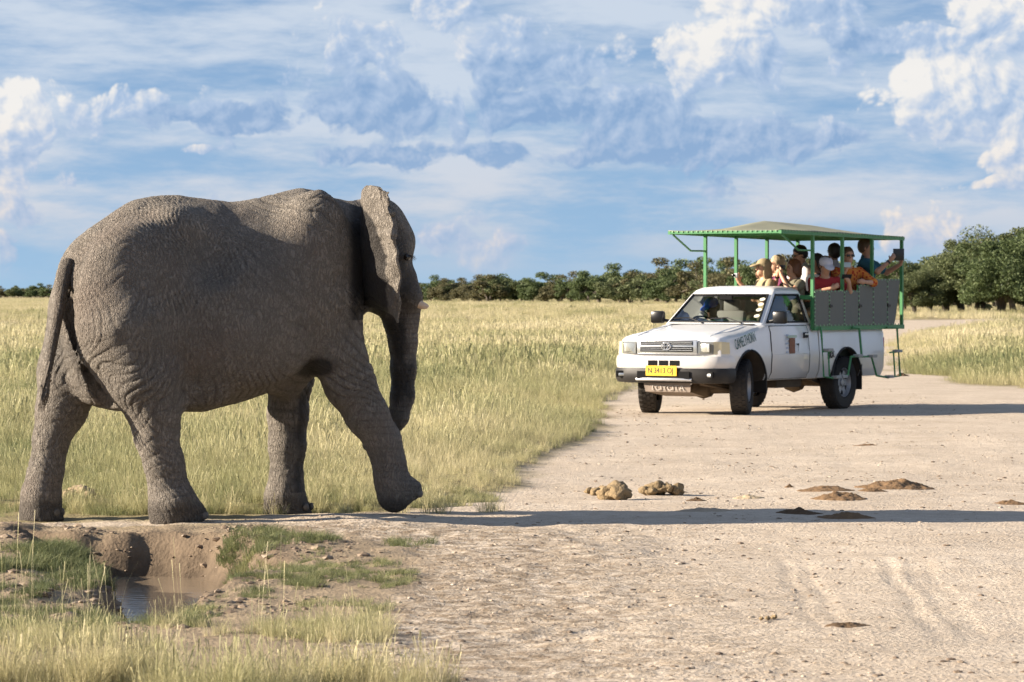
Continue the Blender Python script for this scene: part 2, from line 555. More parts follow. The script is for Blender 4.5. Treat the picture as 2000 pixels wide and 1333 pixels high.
def ground_material():
    m, nt, b = new_mat('savanna_ground')
    at = N(nt, 'ShaderNodeAttribute', attribute_name='masks', attribute_type='GEOMETRY').outputs['Color']
    sp = N(nt, 'ShaderNodeSeparateColor', {0: at})
    road, mud, tram = sp.outputs
    pos = N(nt, 'ShaderNodeNewGeometry').outputs['Position']
    n1 = N(nt, 'ShaderNodeTexNoise', {'Vector': pos, 'Scale': 0.9, 'Detail': 6.0, 'Roughness': 0.6}).outputs['Fac']
    n2 = N(nt, 'ShaderNodeTexNoise', {'Vector': pos, 'Scale': 9.0, 'Detail': 6.0, 'Roughness': 0.65}).outputs['Fac']
    n3 = N(nt, 'ShaderNodeTexNoise', {'Vector': pos, 'Scale': 60.0, 'Detail': 4.0, 'Roughness': 0.7}).outputs['Fac']
    vo = N(nt, 'ShaderNodeTexVoronoi', {'Vector': pos, 'Scale': 38.0, 'Randomness': 1.0}).outputs['Distance']
    dust = MIX(nt, N(nt, 'ShaderNodeMapRange', {'Value': n1, 'From Min': .35, 'From Max': .65}).outputs[0], (.50, .42, .335), (.61, .525, .43))
    dust = MIX(nt, N(nt, 'ShaderNodeMapRange', {'Value': n2, 'From Min': .42, 'From Max': .72, 'To Max': .5}).outputs[0], dust, (.40, .31, .225))
    # darker trampled and damp earth towards the pool
    tf = M(nt, 'MULTIPLY', tram, N(nt, 'ShaderNodeMapRange', {'Value': n2, 'From Min': .36, 'From Max': .6}).outputs[0])
    dust = MIX(nt, tf, dust, (.235, .18, .125))
    dust = MIX(nt, N(nt, 'ShaderNodeMapRange', {'Value': n3, 'From Min': .54, 'From Max': .68, 'To Max': .65}).outputs[0], dust, (.25, .19, .135))
    soil = MIX(nt, n2, (.20, .165, .085), (.30, .255, .14))
    soil = MIX(nt, M(nt, 'MULTIPLY', tram, .9), soil, MIX(nt, n2, (.20, .15, .10), (.38, .30, .215)))
    c = MIX(nt, road, soil, dust)
    mudc = MIX(nt, n2, (.075, .057, .042), (.24, .18, .125))
    zz = N(nt, 'ShaderNodeSeparateXYZ', {0: pos}).outputs[2]
    wetf = N(nt, 'ShaderNodeMapRange', {'Value': M(nt, 'ADD', zz, M(nt, 'MULTIPLY', n2, .22)), 'From Min': -.22, 'From Max': .02, 'To Min': .85, 'To Max': 0.0}).outputs[0]
    mudc = MIX(nt, wetf, mudc, (.058, .045, .034))
    c = MIX(nt, mud, c, mudc)
    nt.links.new(c, b.inputs['Base Color'])
    b.inputs['Roughness'].default_value = 0.95
    b.inputs['Specular IOR Level'].default_value = 0.15
    hgt = M(nt, 'ADD', M(nt, 'MULTIPLY', n3, 0.5), M(nt, 'ADD', n2, M(nt, 'MULTIPLY', vo, 0.35)))
    bp = N(nt, 'ShaderNodeBump', {'Height': hgt, 'Strength': 0.55, 'Distance': 0.03})
    nt.links.new(bp.outputs[0], b.inputs['Normal'])
    return m


ground = mesh_obj('ground', np.stack([GX.ravel(), GY.ravel(), GZ.ravel()], 1), gf, ground_material())
tag(ground, 'pale dusty savanna ground with a worn dirt clearing and a muddy hollow', 'ground', kind='structure')
mk = np.zeros((nx * ny, 4), np.float32)
mk[:, 0] = (1 - sstep(-0.25, 0.15, SDR)).ravel()
mk[:, 1] = (1 - sstep(-0.05, 0.22, SDP + 0.08 * fbm(GX * 4, GY * 4, oct=3, seed=31))).ravel()
mk[:, 2] = (np.clip((1 - sstep(-0.6, 1.9, GX + 0.5 * fbm(GX, GY, oct=3, seed=33))) * (1 - sstep(24.2, 25.8, GY)) + 0.12, 0, 1)).ravel()
mk[:, 3] = 1
ca = ground.data.attributes.new('masks', 'FLOAT_COLOR', 'POINT')
ca.data.foreach_set('color', mk.ravel())


# the driven dirt road as its own thin sheet would cross the clearing: it is one with the ground here
def water_material():
    m, nt, b = new_mat('muddy_water')
    pos = N(nt, 'ShaderNodeNewGeometry').outputs['Position']
    mp = N(nt, 'ShaderNodeMapping', {'Vector': pos, 'Scale': (3.0, 9.0, 3.0)}).outputs[0]
    n = N(nt, 'ShaderNodeTexNoise', {'Vector': mp, 'Scale': 1.6, 'Detail': 4.0}).outputs['Fac']
    nt.links.new(MIX(nt, n, (.20, .155, .11), (.27, .21, .15)), b.inputs['Base Color'])
    b.inputs['Roughness'].default_value = 0.12
    b.inputs['IOR'].default_value = 1.33
    bp = N(nt, 'ShaderNodeBump', {'Height': n, 'Strength': 0.35, 'Distance': 0.02})
    nt.links.new(bp.outputs[0], b.inputs['Normal'])
    return m


px0 = min(p[0] for p in PIT) + 0.05
px1 = max(p[0] for p in PIT) - 0.05
py0 = min(p[1] for p in PIT) + 0.05
py1 = max(p[1] for p in PIT) - 0.05
wx, wy = np.meshgrid(np.linspace(px0, px1, 20), np.linspace(py0, py1, 40))
wi = np.arange(800).reshape(40, 20)
wf = np.stack([wi[:-1, :-1], wi[:-1, 1:], wi[1:, 1:], wi[1:, :-1]], -1).reshape(-1, 4)
water = mesh_obj('water', np.stack([wx.ravel(), wy.ravel(), np.full(800, WATER_Z)], 1), wf, water_material())
tag(water, 'small puddle of brown muddy water at the bottom of the hollow', 'water', kind='structure')


# ------------------------------------------------------------------ scattering of uncountable things (grass, clods)
def scatter(name, pts, rot, scl, idx, tint, protos, label, cat):
    col = bpy.data.collections.new(name + '_shapes')
    for i, p in enumerate(protos):
        p.name = '%s_shape_%02d' % (name, i)
        col.objects.link(p)
    me = bpy.data.meshes.new(name)
    n = len(pts)
    me.vertices.add(n)
    me.vertices.foreach_set('co', np.asarray(pts, np.float32).ravel())
    for nm, ty, arr, key in (('rot', 'FLOAT_VECTOR', rot, 'vector'), ('scl', 'FLOAT_VECTOR', scl, 'vector'), ('idx', 'INT', idx, 'value'), ('tint', 'FLOAT', tint, 'value')):
        a = me.attributes.new(nm, ty, 'POINT')
        arr = np.asarray(arr, np.int32 if ty == 'INT' else np.float32)
        a.data.foreach_set(key, arr.ravel())
    o = bpy.data.objects.new(name, me)
    COL.objects.link(o)
    ng = bpy.data.node_groups.new(name + '_nodes', 'GeometryNodeTree')
    ng.interface.new_socket('Geometry', in_out='INPUT', socket_type='NodeSocketGeometry')
    ng.interface.new_socket('Geometry', in_out='OUTPUT', socket_type='NodeSocketGeometry')
    gi = ng.nodes.new('NodeGroupInput')
    go = ng.nodes.new('NodeGroupOutput')
    ci = ng.nodes.new('GeometryNodeCollectionInfo')
    ci.inputs['Collection'].default_value = col
    ci.inputs['Separate Children'].default_value = True
    ci.inputs['Reset Children'].default_value = True
    ip = ng.nodes.new('GeometryNodeInstanceOnPoints')
    ng.links.new(gi.outputs[0], ip.inputs['Points'])
    ng.links.new(ci.outputs[0], ip.inputs['Instance'])
    ip.inputs['Pick Instance'].default_value = True

    def attr(nm, ty):
        a = ng.nodes.new('GeometryNodeInputNamedAttribute')
        a.data_type = ty
        a.inputs['Name'].default_value = nm
        return a.outputs[0]
    ng.links.new(attr('idx', 'INT'), ip.inputs['Instance Index'])
    e2r = ng.nodes.new('FunctionNodeEulerToRotation')
    ng.links.new(attr('rot', 'FLOAT_VECTOR'), e2r.inputs[0])
    ng.links.new(e2r.outputs[0], ip.inputs['Rotation'])
    ng.links.new(attr('scl', 'FLOAT_VECTOR'), ip.inputs['Scale'])
    ng.links.new(ip.outputs[0], go.inputs[0])
    md = o.modifiers.new('scatter', 'NODES')
    md.node_group = ng
    tag(o, label, cat, kind='stuff')
    return o


def tuft(rng, nbl, h0, h1, spread, width, lean, segs=3, stalk=0.0):
    """a clump of grass blades, each a bent tapering ribbon"""
    vs, fs = [], []
    for i in range(nbl):
        a = rng.uniform(0, 2 * math.pi)
        r = spread * math.sqrt(rng.random())
        bx, by = r * math.cos(a), r * math.sin(a)
        h = rng.uniform(h0, h1)
        da = a + rng.uniform(-1.2, 1.2)
        ln = lean * rng.uniform(0.2, 1.0) * h
        w = width * rng.uniform(0.7, 1.3)
        fa = rng.uniform(0, math.pi)
        ux, uy = math.cos(fa) * w, math.sin(fa) * w
        b = len(vs)
        st = rng.random() < stalk
        if st:
            h *= 1.45
            ln *= 0.5
        for s in range(segs + 1):
            t = s / segs
            px, py, pz = bx + math.cos(da) * ln * t * t, by + math.sin(da) * ln * t * t, h * t * (1 - 0.18 * t * lean) - 0.02 * (s == 0)
            if st:
                k = 0.55 if t < 0.7 else 1.5
            else:
                k = 1 - t * 0.85
            vs += [(px - ux * k, py - uy * k, pz), (px + ux * k, py + uy * k, pz)]
            if s:
                fs.append((b + 2 * s - 2, b + 2 * s - 1, b + 2 * s + 1, b + 2 * s))
    return vs, fs


rng = random.Random(11)
nr = np.random.default_rng(7)
GCOLS = [(.115, .14, .065), (.225, .24, .11), (.385, .365, .19), (.525, .47, .275), (.61, .54, .35)]
grass_m = leaf_mat('field_grass_blades', GCOLS, 0.35, 'tint', 'INSTANCER')


def protos(n, *a, **k):
    out = []
    for i in range(n):
        v, f = tuft(rng, *a, **k)
        out.append(mesh_obj('grass_shape', v, f, grass_m, link=False))
    return out


def visible(x, y, m=0.06):
    return np.abs(x / np.maximum(y, 1)) < (1000 / FPX + m)


def field_points(n, y0, y1, edge=0.1):
    """random points over the grassy land between two depths, inside a generous wedge ahead"""
    y = y0 + (y1 - y0) * np.sqrt(nr.random(n)) if y0 > 60 else nr.uniform(y0, y1, n)
    x = nr.uniform(-1, 1, n) * y * (1000 / FPX + 0.11 + 1.5 / y)
    sd = road_sd(x, y)
    ok = sd > edge * nr.random(n)
    return x[ok], y[ok], sd[ok]


# field: three belts by distance, taller and paler further out
P_, R_, S_, I_, T_ = [], [], [], [], []


def put(x, y, scl, idx, tint, tilt=0.12, zoff=0.0):
    n = len(x)
    P_.append(np.stack([x, y, ground_h(x, y) + zoff], 1))
    R_.append(np.stack([nr.normal(0, tilt, n), nr.normal(0, tilt, n), nr.uniform(0, 6.28, n)], 1))
    S_.append(np.repeat(scl[:, None], 3, 1))
    I_.append(idx)
    T_.append(tint)


near_tufts = protos(4, 46, .14, .34, .13, .0032, .7, stalk=0.12)
mid_tufts = protos(3, 90, .14, .36, .30, .0045, .7, segs=2, stalk=0.12)
far_tufts = protos(3, 170, .16, .36, .85, .010, .5, segs=2)
ALLP = near_tufts + mid_tufts + far_tufts
def ftint(x, y):
    b = 0.38 + 0.34 * sstep(36, 120, y)
    return np.clip(b + 0.62 * fbm(x * 0.20, y * 0.13, oct=4, seed=41) + nr.normal(0, .10, len(x)), 0, 1)
x, y, sd = field_points(70000, 26.2, 62)
dens = np.clip(0.75 + 0.9 * fbm(x * .8, y * .5, oct=3, seed=43), .12, 1)
k = nr.random(len(x)) < dens
x, y, sd = x[k], y[k], sd[k]
hs = (0.45 + 0.55 * sstep(0.0, 1.6, sd)) * (0.8 + 0.5 * np.clip(fbm(x * .5, y * .3, oct=3, seed=44), -.6, 1)) * nr.uniform(.7, 1.2, len(x))
hs *= 0.60 + 0.4 * sstep(27, 34, y)
put(x, y, hs, nr.integers(0, 4, len(x)), ftint(x, y))
x, y, sd = field_points(42000, 60, 150)
put(x, y, (0.5 + .5 * sstep(0, 2.5, sd)) * nr.uniform(.75, 1.25, len(x)) * (1 + .3 * fbm(x * .2, y * .1, oct=2, seed=45)), 4 + nr.integers(0, 3, len(x)), ftint(x, y))
x, y, sd = field_points(39000, 148, 720, 0.6)
put(x, y, nr.uniform(.8, 1.35, len(x)), 7 + nr.integers(0, 3, len(x)), ftint(x, y))
scatter('field_grass', np.concatenate(P_), np.concatenate(R_), np.concatenate(S_), np.concatenate(I_), np.concatenate(T_), ALLP,
        'tall green and straw coloured grass covering the open plain', 'grass')

# short green sward round the pool and on the banks
P_, R_, S_, I_, T_ = [], [], [], [], []
def patch(cx, cy, rx, ry, n, tint0, hs, idx0, idx1, seed, thr=-.05):
    """an uneven patch of short grass centred at a photo pixel's ground point"""
    c = G(cx, cy)
    a = nr.uniform(0, 6.28, n)
    r = np.sqrt(nr.random(n))
    x = c[0] + rx * r * np.cos(a)
    y = c[1] + ry * r * np.sin(a)
    k = (fbm(x * 3.0, y * 1.6, oct=3, seed=seed) > thr - .25 * (1 - r)) & ((fbm(x * 8.0, y * 5.0, oct=2, seed=seed + 7) > (-.02 if idx1 <= 4 else -.2)) | (nr.random(n) < .12)) & (ground_h(x, y) > WATER_Z + 0.04)
    x, y = x[k], y[k]
    put(x, y, hs * nr.uniform(.6, 1.25, len(x)), nr.integers(idx0, idx1, len(x)), np.clip(tint0 + nr.normal(0, .12, len(x)), 0, 1))
sward = protos(4, 44, .025, .085, .065, .0021, 1.3, segs=2)
dry = protos(4, 42, .10, .30, .11, .0026, .8, stalk=.15)
stalks = protos(3, 4, .30, .52, .06, .0015, .45, stalk=.7)
patch(70, 1125, .42, 2.3, 1500, .10, .85, 0, 4, 51, .05)
patch(150, 1100, .22, 1.0, 700, .06, 1.0, 0, 4, 52, -.1)
patch(10, 1205, .8, .7, 420, .14, .8, 0, 4, 53, .1)
patch(150, 1218, .9, .40, 420, .12, .75, 0, 4, 54, .08)
patch(600, 1115, .55, 1.3, 620, .20, .55, 0, 4, 55, .12)
patch(500, 1145, .35, .8, 480, .14, .62, 0, 4, 56, .05)
patch(680, 1135, .40, .7, 360, .22, .60, 0, 4, 57, .12)
patch(420, 1058, .42, .35, 330, .12, .8, 0, 4, 58, .1)
patch(560, 1066, .35, .5, 300, .14, .8, 0, 4, 59, .08)
patch(820, 1062, .25, .5, 170, .14, .7, 0, 4, 60, .08)
patch(700, 1190, .35, .6, 260, .35, .6, 0, 4, 61, .12)
patch(640, 1230, .4, .6, 260, .5, .7, 0, 4, 62, .08)
patch(480, 990, 1.7, .45, 700, .25, .9, 0, 4, 63, .08)
patch(120, 1002, 1.2, .4, 700, .3, 1.0, 0, 4, 64, .05)
patch(880, 975, .35, .8, 380, .45, .8, 0, 4, 65, .08)
# drier, taller grass in front
patch(200, 1350, 1.5, .62, 900, .70, .55, 4, 8, 66, -.05)
patch(440, 1350, .45, .7, 260, .55, .60, 4, 8, 67, .0)
patch(60, 1275, .9, .7, 300, .52, .40, 4, 8, 68, .12)
patch(330, 1250, 1.0, .6, 260, .55, .35, 4, 8, 75, .15)
patch(580, 1245, .45, .7, 200, .62, .40, 4, 8, 69, .08)
patch(200, 1330, 1.2, 1.0, 22, .85, .72, 8, 11, 70, -1)
patch(480, 1085, .22, .5, 160, .25, .9, 0, 4, 76, .0)
patch(400, 1075, .25, .5, 120, .5, .5, 4, 8, 77, .1)
patch(330, 1195, .3, .3, 120, .3, .7, 0, 4, 78, .1)
patch(60, 1260, 0.7, 1.0, 18, .78, .85, 8, 11, 71, -1)
patch(500, 1000, 1.8, .5, 600, .62, .5, 4, 8, 72, .05)
patch(820, 990, .4, .5, 120, .66, .4, 4, 8, 73, -.05)
scatter('bank_grass', np.concatenate(P_), np.concatenate(R_), np.concatenate(S_), np.concatenate(I_), np.concatenate(T_), sward + dry + stalks,
        'short green sward and dry straw tufts round the muddy pool', 'grass')

# crumbs of earth and small stones lying on the road
def lump(rr, sub=1, rough=.35, flat=.7):
    bm = bmesh.new()
    bmesh.ops.create_icosphere(bm, subdivisions=sub, radius=1)
    o = (rr.random() * 50, rr.random() * 50, rr.random() * 50)
    co = np.array([v.co[:] for v in bm.verts])
    d = 1 + rough * fbm(co[:, 0] * 1.3 + o[0], co[:, 1] * 1.3 + o[1], co[:, 2] * 1.3 + o[2], oct=3, seed=3) * 1.6
    for v, k in zip(bm.verts, d):
        v.co = v.co * k
        v.co.z *= flat
    bm.verts.index_update()
    vs = [v.co[:] for v in bm.verts]
    fs = [[v.index for v in f.verts] for f in bm.faces]
    bm.free()
    return vs, fs


clod_m = leaf_mat('dry_earth_crumbs', [(.14, .10, .07), (.26, .20, .145), (.50, .42, .33)], 0.0, 'tint', 'INSTANCER')
clods = []
for i in range(5):
    v, f = lump(rng)
    clods.append(mesh_obj('clod_shape', v, f, clod_m, link=False, smooth=False))
n = 26000
cx = nr.uniform(-2.6, 6.5, n)
cy = 14.5 + 46 * nr.random(n) ** 1.8
w = fbm(cx * 1.2, cy * 1.2, oct=3, seed=81)
ok = (road_sd(cx, cy) < -0.02) & (nr.random(n) < np.clip(.35 + w * 1.3 + .5 * (cy < 26) * (cx < 2), .05, 1)) & visible(cx, cy, .05) & (ground_h(cx, cy) > WATER_Z + .02)
cx, cy = cx[ok], cy[ok]
# broken clods along the trodden banks of the pool
bx, by = nr.uniform(-4.2, -.4, 9000), nr.uniform(16.6, 25.4, 9000)
bk = (np.abs(poly_sd(bx, by, PIT) - .1) < .5 * nr.random(9000) ** .5 + .12) & (ground_h(bx, by) > WATER_Z + .015) & (fbm(bx * 2.2, by * 1.8, oct=3, seed=91) > -.08)
nb0 = len(cx)
cx, cy = np.concatenate([cx, bx[bk]]), np.concatenate([cy, by[bk]])
n = len(cx)
sz = .0035 + .018 * nr.random(n) ** 5 + .003 * (cy / 30)
sz[nb0:] *= nr.uniform(1.0, 2.6, n - nb0)
put_s = np.stack([sz, sz * nr.uniform(.6, 1, n), sz * nr.uniform(.4, .8, n)], 1)
tnt = nr.random(n)
tnt[nb0:] *= .55
scatter('earth_crumbs', np.stack([cx, cy, ground_h(cx, cy)], 1), np.stack([np.zeros(n), np.zeros(n), nr.uniform(0, 6.28, n)], 1), put_s,
        nr.integers(0, 5, n), tnt, clods, 'small crumbs of earth and stones strewn over the dirt road', 'gravel')
# ------------------------------------------------------------------ smooth-union solids (for the animal and the people)
class Field:
    def __init__(s, lo, hi, h):
        s.lo = np.array(lo, float)
        s.h = h
        n = np.ceil((np.array(hi) - s.lo) / h).astype(int) + 1
        s.ax = [s.lo[i] + h * np.arange(n[i]) for i in range(3)]
        s.F = np.full(tuple(n), 0.5)

    def region(s, lo, hi):
        sl = []
        for i in range(3):
            a = max(0, int((lo[i] - s.lo[i]) / s.h) - 1)
            b = min(s.F.shape[i], int((hi[i] - s.lo[i]) / s.h) + 3)
            if b <= a:
                return None
            sl.append(slice(a, b))
        sl = tuple(sl)
        x = s.ax[0][sl[0]][:, None, None]
        y = s.ax[1][sl[1]][None, :, None]
        z = s.ax[2][sl[2]][None, None, :]
        return sl, x, y, z

    def blend(s, sl, d, k, sub=False):
        a = s.F[sl]
        if sub:
            d = -d
            h = np.clip(.5 - .5 * (d - a) / k, 0, 1)
            s.F[sl] = d * (1 - h) + a * h + k * h * (1 - h)
            s.F[sl] = np.where(True, a * h + d * (1 - h) + k * h * (1 - h), a)
        else:
            h = np.clip(.5 + .5 * (d - a) / k, 0, 1)
            s.F[sl] = d * (1 - h) + a * h - k * h * (1 - h)

    def cone(s, a, b, ra, rb, k=.05, sy=1.0):
        """round cone; sy stretches it sideways (y)"""
        a, b = np.array(a, float), np.array(b, float)
        m = max(ra, rb) * max(1, sy) + 2 * k + .02
        q = s.region(np.minimum(a, b) - m, np.maximum(a, b) + m)
        if q is None:
            return s
        sl, x, y, z = q
        d = b - a
        L = (d * d).sum() + 1e-12
        t = np.clip(((x - a[0]) * d[0] + (y - a[1]) * d[1] + (z - a[2]) * d[2]) / L, 0, 1)
        r = ra + (rb - ra) * t
        dist = np.sqrt((x - a[0] - t * d[0]) ** 2 + ((y - a[1] - t * d[1]) / sy) ** 2 + (z - a[2] - t * d[2]) ** 2) - r
        s.blend(sl, dist, k)
        return s

    def chain(s, pts, k=.05, sy=1.0):
        for p, q in zip(pts[:-1], pts[1:]):
            s.cone(p[:3], q[:3], p[3], q[3], k, sy)
        return s

    def ell(s, c, r, k=.05, rot=None, sub=False):
        c, r = np.array(c, float), np.array(r, float)
        m = r.max() + 2 * k + .02
        q = s.region(c - m, c + m)
        if q is None:
            return s
        sl, x, y, z = q
        x, y, z = x - c[0], y - c[1], z - c[2]
        if rot is not None:
            Rm = np.array(rot.inverted() if hasattr(rot, 'inverted') else rot)
            x, y, z = (Rm[0][0] * x + Rm[0][1] * y + Rm[0][2] * z, Rm[1][0] * x + Rm[1][1] * y + Rm[1][2] * z, Rm[2][0] * x + Rm[2][1] * y + Rm[2][2] * z)
        k0 = np.sqrt((x / r[0]) ** 2 + (y / r[1]) ** 2 + (z / r[2]) ** 2)
        k1 = np.sqrt((x / r[0] ** 2) ** 2 + (y / r[1] ** 2) ** 2 + (z / r[2] ** 2) ** 2) + 1e-9
        s.blend(sl, k0 * (k0 - 1) / k1, k, sub)
        return s

    def mesh(s, smooth=1):
        return surface_nets(s.F, s.lo, s.h, smooth)


def surface_nets(F, o, h, smooth=1):
    S = F < 0
    c = np.zeros(np.array(F.shape) - 1, np.int8)
    corners = [(i, j, k) for i in (0, 1) for j in (0, 1) for k in (0, 1)]
    sh = c.shape
    for i, j, k in corners:
        c += S[i:i + sh[0], j:j + sh[1], k:k + sh[2]]
    act = (c > 0) & (c < 8)
    idx = np.argwhere(act)
    acc = np.zeros((len(idx), 3))
    cnt = np.zeros(len(idx))
    for a in corners:
        for ax in range(3):
            if a[ax]:
                continue
            b = list(a)
            b[ax] = 1
            fa = F[idx[:, 0] + a[0], idx[:, 1] + a[1], idx[:, 2] + a[2]]
            fb = F[idx[:, 0] + b[0], idx[:, 1] + b[1], idx[:, 2] + b[2]]
            m = (fa < 0) != (fb < 0)
            t = np.where(m, fa / np.where(m, fa - fb, 1), 0)
            pos = np.repeat(np.array(a, float)[None], len(idx), 0)
            pos[:, ax] = t
            acc += pos * m[:, None]
            cnt += m
    V = (idx + acc / cnt[:, None]) * h + o
    ID = np.full(sh, -1, np.int64)
    ID[act] = np.arange(len(idx))
    faces = []
    for ax in range(3):
        o1, o2 = [(1, 2), (2, 0), (0, 1)][ax]
        sl0 = [slice(None)] * 3
        sl1 = [slice(None)] * 3
        sl0[ax] = slice(0, -1)
        sl1[ax] = slice(1, None)
        s0, s1 = S[tuple(sl0)], S[tuple(sl1)]
        e = np.argwhere(s0 != s1)
        ok = (e[:, o1] > 0) & (e[:, o2] > 0) & (e[:, o1] < F.shape[o1] - 1) & (e[:, o2] < F.shape[o2] - 1)
        e = e[ok]
        flip = s0[e[:, 0], e[:, 1], e[:, 2]]
        q = []
        for d1, d2 in ((-1, -1), (0, -1), (0, 0), (-1, 0)):
            cc = e.copy()
            cc[:, o1] += d1
            cc[:, o2] += d2
            q.append(ID[cc[:, 0], cc[:, 1], cc[:, 2]])
        q = np.stack(q, 1)
        q[~flip] = q[~flip][:, ::-1]
        faces.append(q)
    Fc = np.concatenate(faces)
    Fc = Fc[(Fc >= 0).all(1)]
    for _ in range(smooth):
        V = lap(V, Fc)
    return V, Fc


def lap(V, Fc, lam=0.5):
    acc = np.zeros_like(V)
    cnt = np.zeros(len(V))
    for i in range(4):
        for j in (1, 3):
            np.add.at(acc, Fc[:, i], V[Fc[:, (i + j) % 4]])
            np.add.at(cnt, Fc[:, i], 1)
    return V + lam * (acc / np.maximum(cnt, 1)[:, None] - V)


def vnormals(o):
    n = np.empty(len(o.data.vertices) * 3, np.float32)
    o.data.vertices.foreach_get('normal', n)
    return n.reshape(-1, 3).astype(float)


def coords(o):
    n = np.empty(len(o.data.vertices) * 3, np.float32)
    o.data.vertices.foreach_get('co', n)
    return n.reshape(-1, 3).astype(float)


# ------------------------------------------------------------------ the elephant
EY = 25.95
EX = (440 - 1000) * EY / FPX
EPSI = R(22)
ec, es = math.cos(EPSI), math.sin(EPSI)


def E(px, py, yl=0.0):
    """elephant-space x and z of a point at sideways offset yl (left positive)"""
    k = (px - 1000) / FPX
    x = (k * (EY + ec * yl) - EX + es * yl) / (ec - k * es)
    Y = EY + es * x + ec * yl
    return x, CAMH - (py - HOR) * Y / FPX


def EP(px, py, yl, r=None):
    x, z = E(px, py, yl)
    return (x, yl, z) if r is None else (x, yl, z, r)


def build_elephant():
    root = empty('elephant', (EX, EY, 0), EPSI)
    tag(root, 'grey wrinkled elephant striding past the muddy pool towards the truck', 'elephant')
    f = Field((-1.75, -.86, -.08), (2.0, .86, 2.62), .019)
    # trunk of the body: stations along the spine (px, top, bottom, half width)
    st = [(112, 560, 620, .05), (122, 534, 670, .19), (138, 488, 725, .33), (170, 449, 772, .44), (210, 420, 790, .50), (252, 396, 797, .53), (294, 383, 801, .54), (341, 381, 806, .56),
          (389, 386, 806, .60), (450, 396, 793, .63), (492, 389, 777, .61), (545, 376, 757, .55), (587, 367, 738, .49), (608, 370, 724, .46),
          (644, 386, 690, .40), (680, 393, 640, .35), (720, 398, 604, .30), (760, 402, 598, .24), (785, 440, 585, .15)]
    S = np.array([(E(a, b)[0], E(a, b)[1], E(a, c)[1], w) for a, b, c, w in st])
    gx = np.linspace(S[0, 0], S[-1, 0], 240)
    prof = [np.interp(gx, S[:, 0], S[:, i]) for i in (1, 2, 3)]
    ker = np.hanning(13)
    ker /= ker.sum()
    prof = [np.convolve(np.pad(p, 6, mode='edge'), ker, mode='valid') for p in prof]
    sl, x, y, z = f.region((-9, -9, -9), (9, 9, 9))
    zt, zb, hw = [np.interp(x, gx, p) for p in prof]
    zc, hh = (zt + zb) / 2, (zt - zb) / 2
    t = (z - zc) / hh
    # back narrows to a ridge; belly fuller low down
    we = hw * (1 - .30 * np.clip(t, 0, 1) ** 2 + .05 * np.clip(-t, 0, 1))
    d = (np.sqrt((np.abs(y) / we) ** 2 + t ** 2) - 1) * np.minimum(we, hh)
    d = np.where((x < gx[0]) | (x > gx[-1]), np.maximum(d, .02) + np.maximum(gx[0] - x, x - gx[-1]).clip(0), d)
    f.F[sl] = np.minimum(f.F[sl], d)
    for sg in (-1, 1):
        # hip bone, thigh mass, shoulder blade, ribs
        f.ell(EP(322, 436, 0)[:1] + (sg * .27,) + EP(322, 446, 0)[2:], (.15, .12, .13), .14)
        f.ell((E(235, 580)[0], sg * .34, E(235, 580)[1]), (.40, .22, .52), .14)
        f.ell((E(590, 520)[0], sg * .33, E(590, 520)[1]), (.27, .20, .55), .16)
        f.ell((E(440, 640)[0], sg * .42, E(440, 640)[1]), (.55, .22, .42), .15)
    # hollow flank in front of the hip and behind the ribs
    for sg in (-1, 1):
        f.ell((E(372, 480)[0], sg * .62, E(372, 480)[1]), (.10, .13, .20), .16, sub=True)
    # perineum crease
    # legs: (px, py, sideways, radius)
    f.chain([EP(250, 640, -.33, .33), EP(282, 740, -.36, .255), EP(300, 800, -.37, .185), EP(305, 850, -.37, .146), EP(320, 905, -.37, .130), EP(330, 950, -.37, .135)], .08)
    f.chain([EP(328, 955, -.37, .14), EP(336, 985, -.37, .165), EP(340, 1012, -.37, .175)], .05)
    f.chain([EP(340, 978, -.37, .125), EP(381, 1003, -.37, .085)], .06, sy=1.5)
    f.chain([EP(175, 620, .30, .30), EP(140, 730, .32, .235), EP(120, 800, .33, .175), EP(100, 860, .33, .122), EP(90, 920, .33, .116), EP(80, 965, .33, .135)], .08)
    f.chain([EP(80, 970, .33, .14), EP(79, 1018, .33, .172)], .05)
    f.chain([EP(640, 600, -.30, .26), EP(658, 690, -.33, .20), EP(684, 750, -.34, .178), EP(716, 810, -.345, .150), EP(748, 862, -.345, .126), EP(760, 905, -.345, .113), EP(764, 938, -.345, .118)], .07)
    f.chain([EP(765, 938, -.345, .12), EP(770, 968, -.345, .128)], .05)
    f.chain([EP(776, 950, -.345, .10), EP(802, 956, -.345, .085)], .05, sy=1.35)
    f.chain([EP(575, 640, .28, .24), EP(566, 740, .30, .165), EP(563, 810, .31, .143), EP(561, 870, .31, .128), EP(559, 935, .31, .115), EP(556, 970, .31, .14)], .07)
    f.chain([EP(556, 972, .31, .15), EP(561, 1012, .31, .19)], .05)
    # fold of skin from the belly to the hind leg and between the forelegs
    f.chain([EP(352, 770, -.32, .10), EP(410, 760, -.34, .12)], .12)
    f.chain([EP(590, 690, -.10, .17), EP(560, 735, .05, .16)], .10)
    f.chain([EP(200, 740, .02, .20), EP(235, 745, -.10, .2)], .10)
    # neck, skull and face
    f.ell(EP(732, 470, 0), (.25, .26, .29), .10)
    f.chain([EP(751, 430, 0, .125), EP(764, 474, 0, .165), EP(764, 520, 0, .135), EP(774, 560, 0, .130), EP(782, 590, 0, .135)], .06)
    for sg in (-1, 1):
        f.chain([EP(748, 450, sg * .08, .13), EP(768, 482, sg * .11, .115)], .06)          # brow
        f.chain([EP(772, 492, sg * .15, .085), EP(764, 560, sg * .14, .10)], .05)           # cheek
        f.ell(EP(765, 455, sg * .27), (.10, .07, .12), .06, sub=True)                      # temple hollow
    f.chain([EP(725, 530, 0, .20), EP(742, 570, 0, .145), EP(752, 588, 0, .11)], .06)
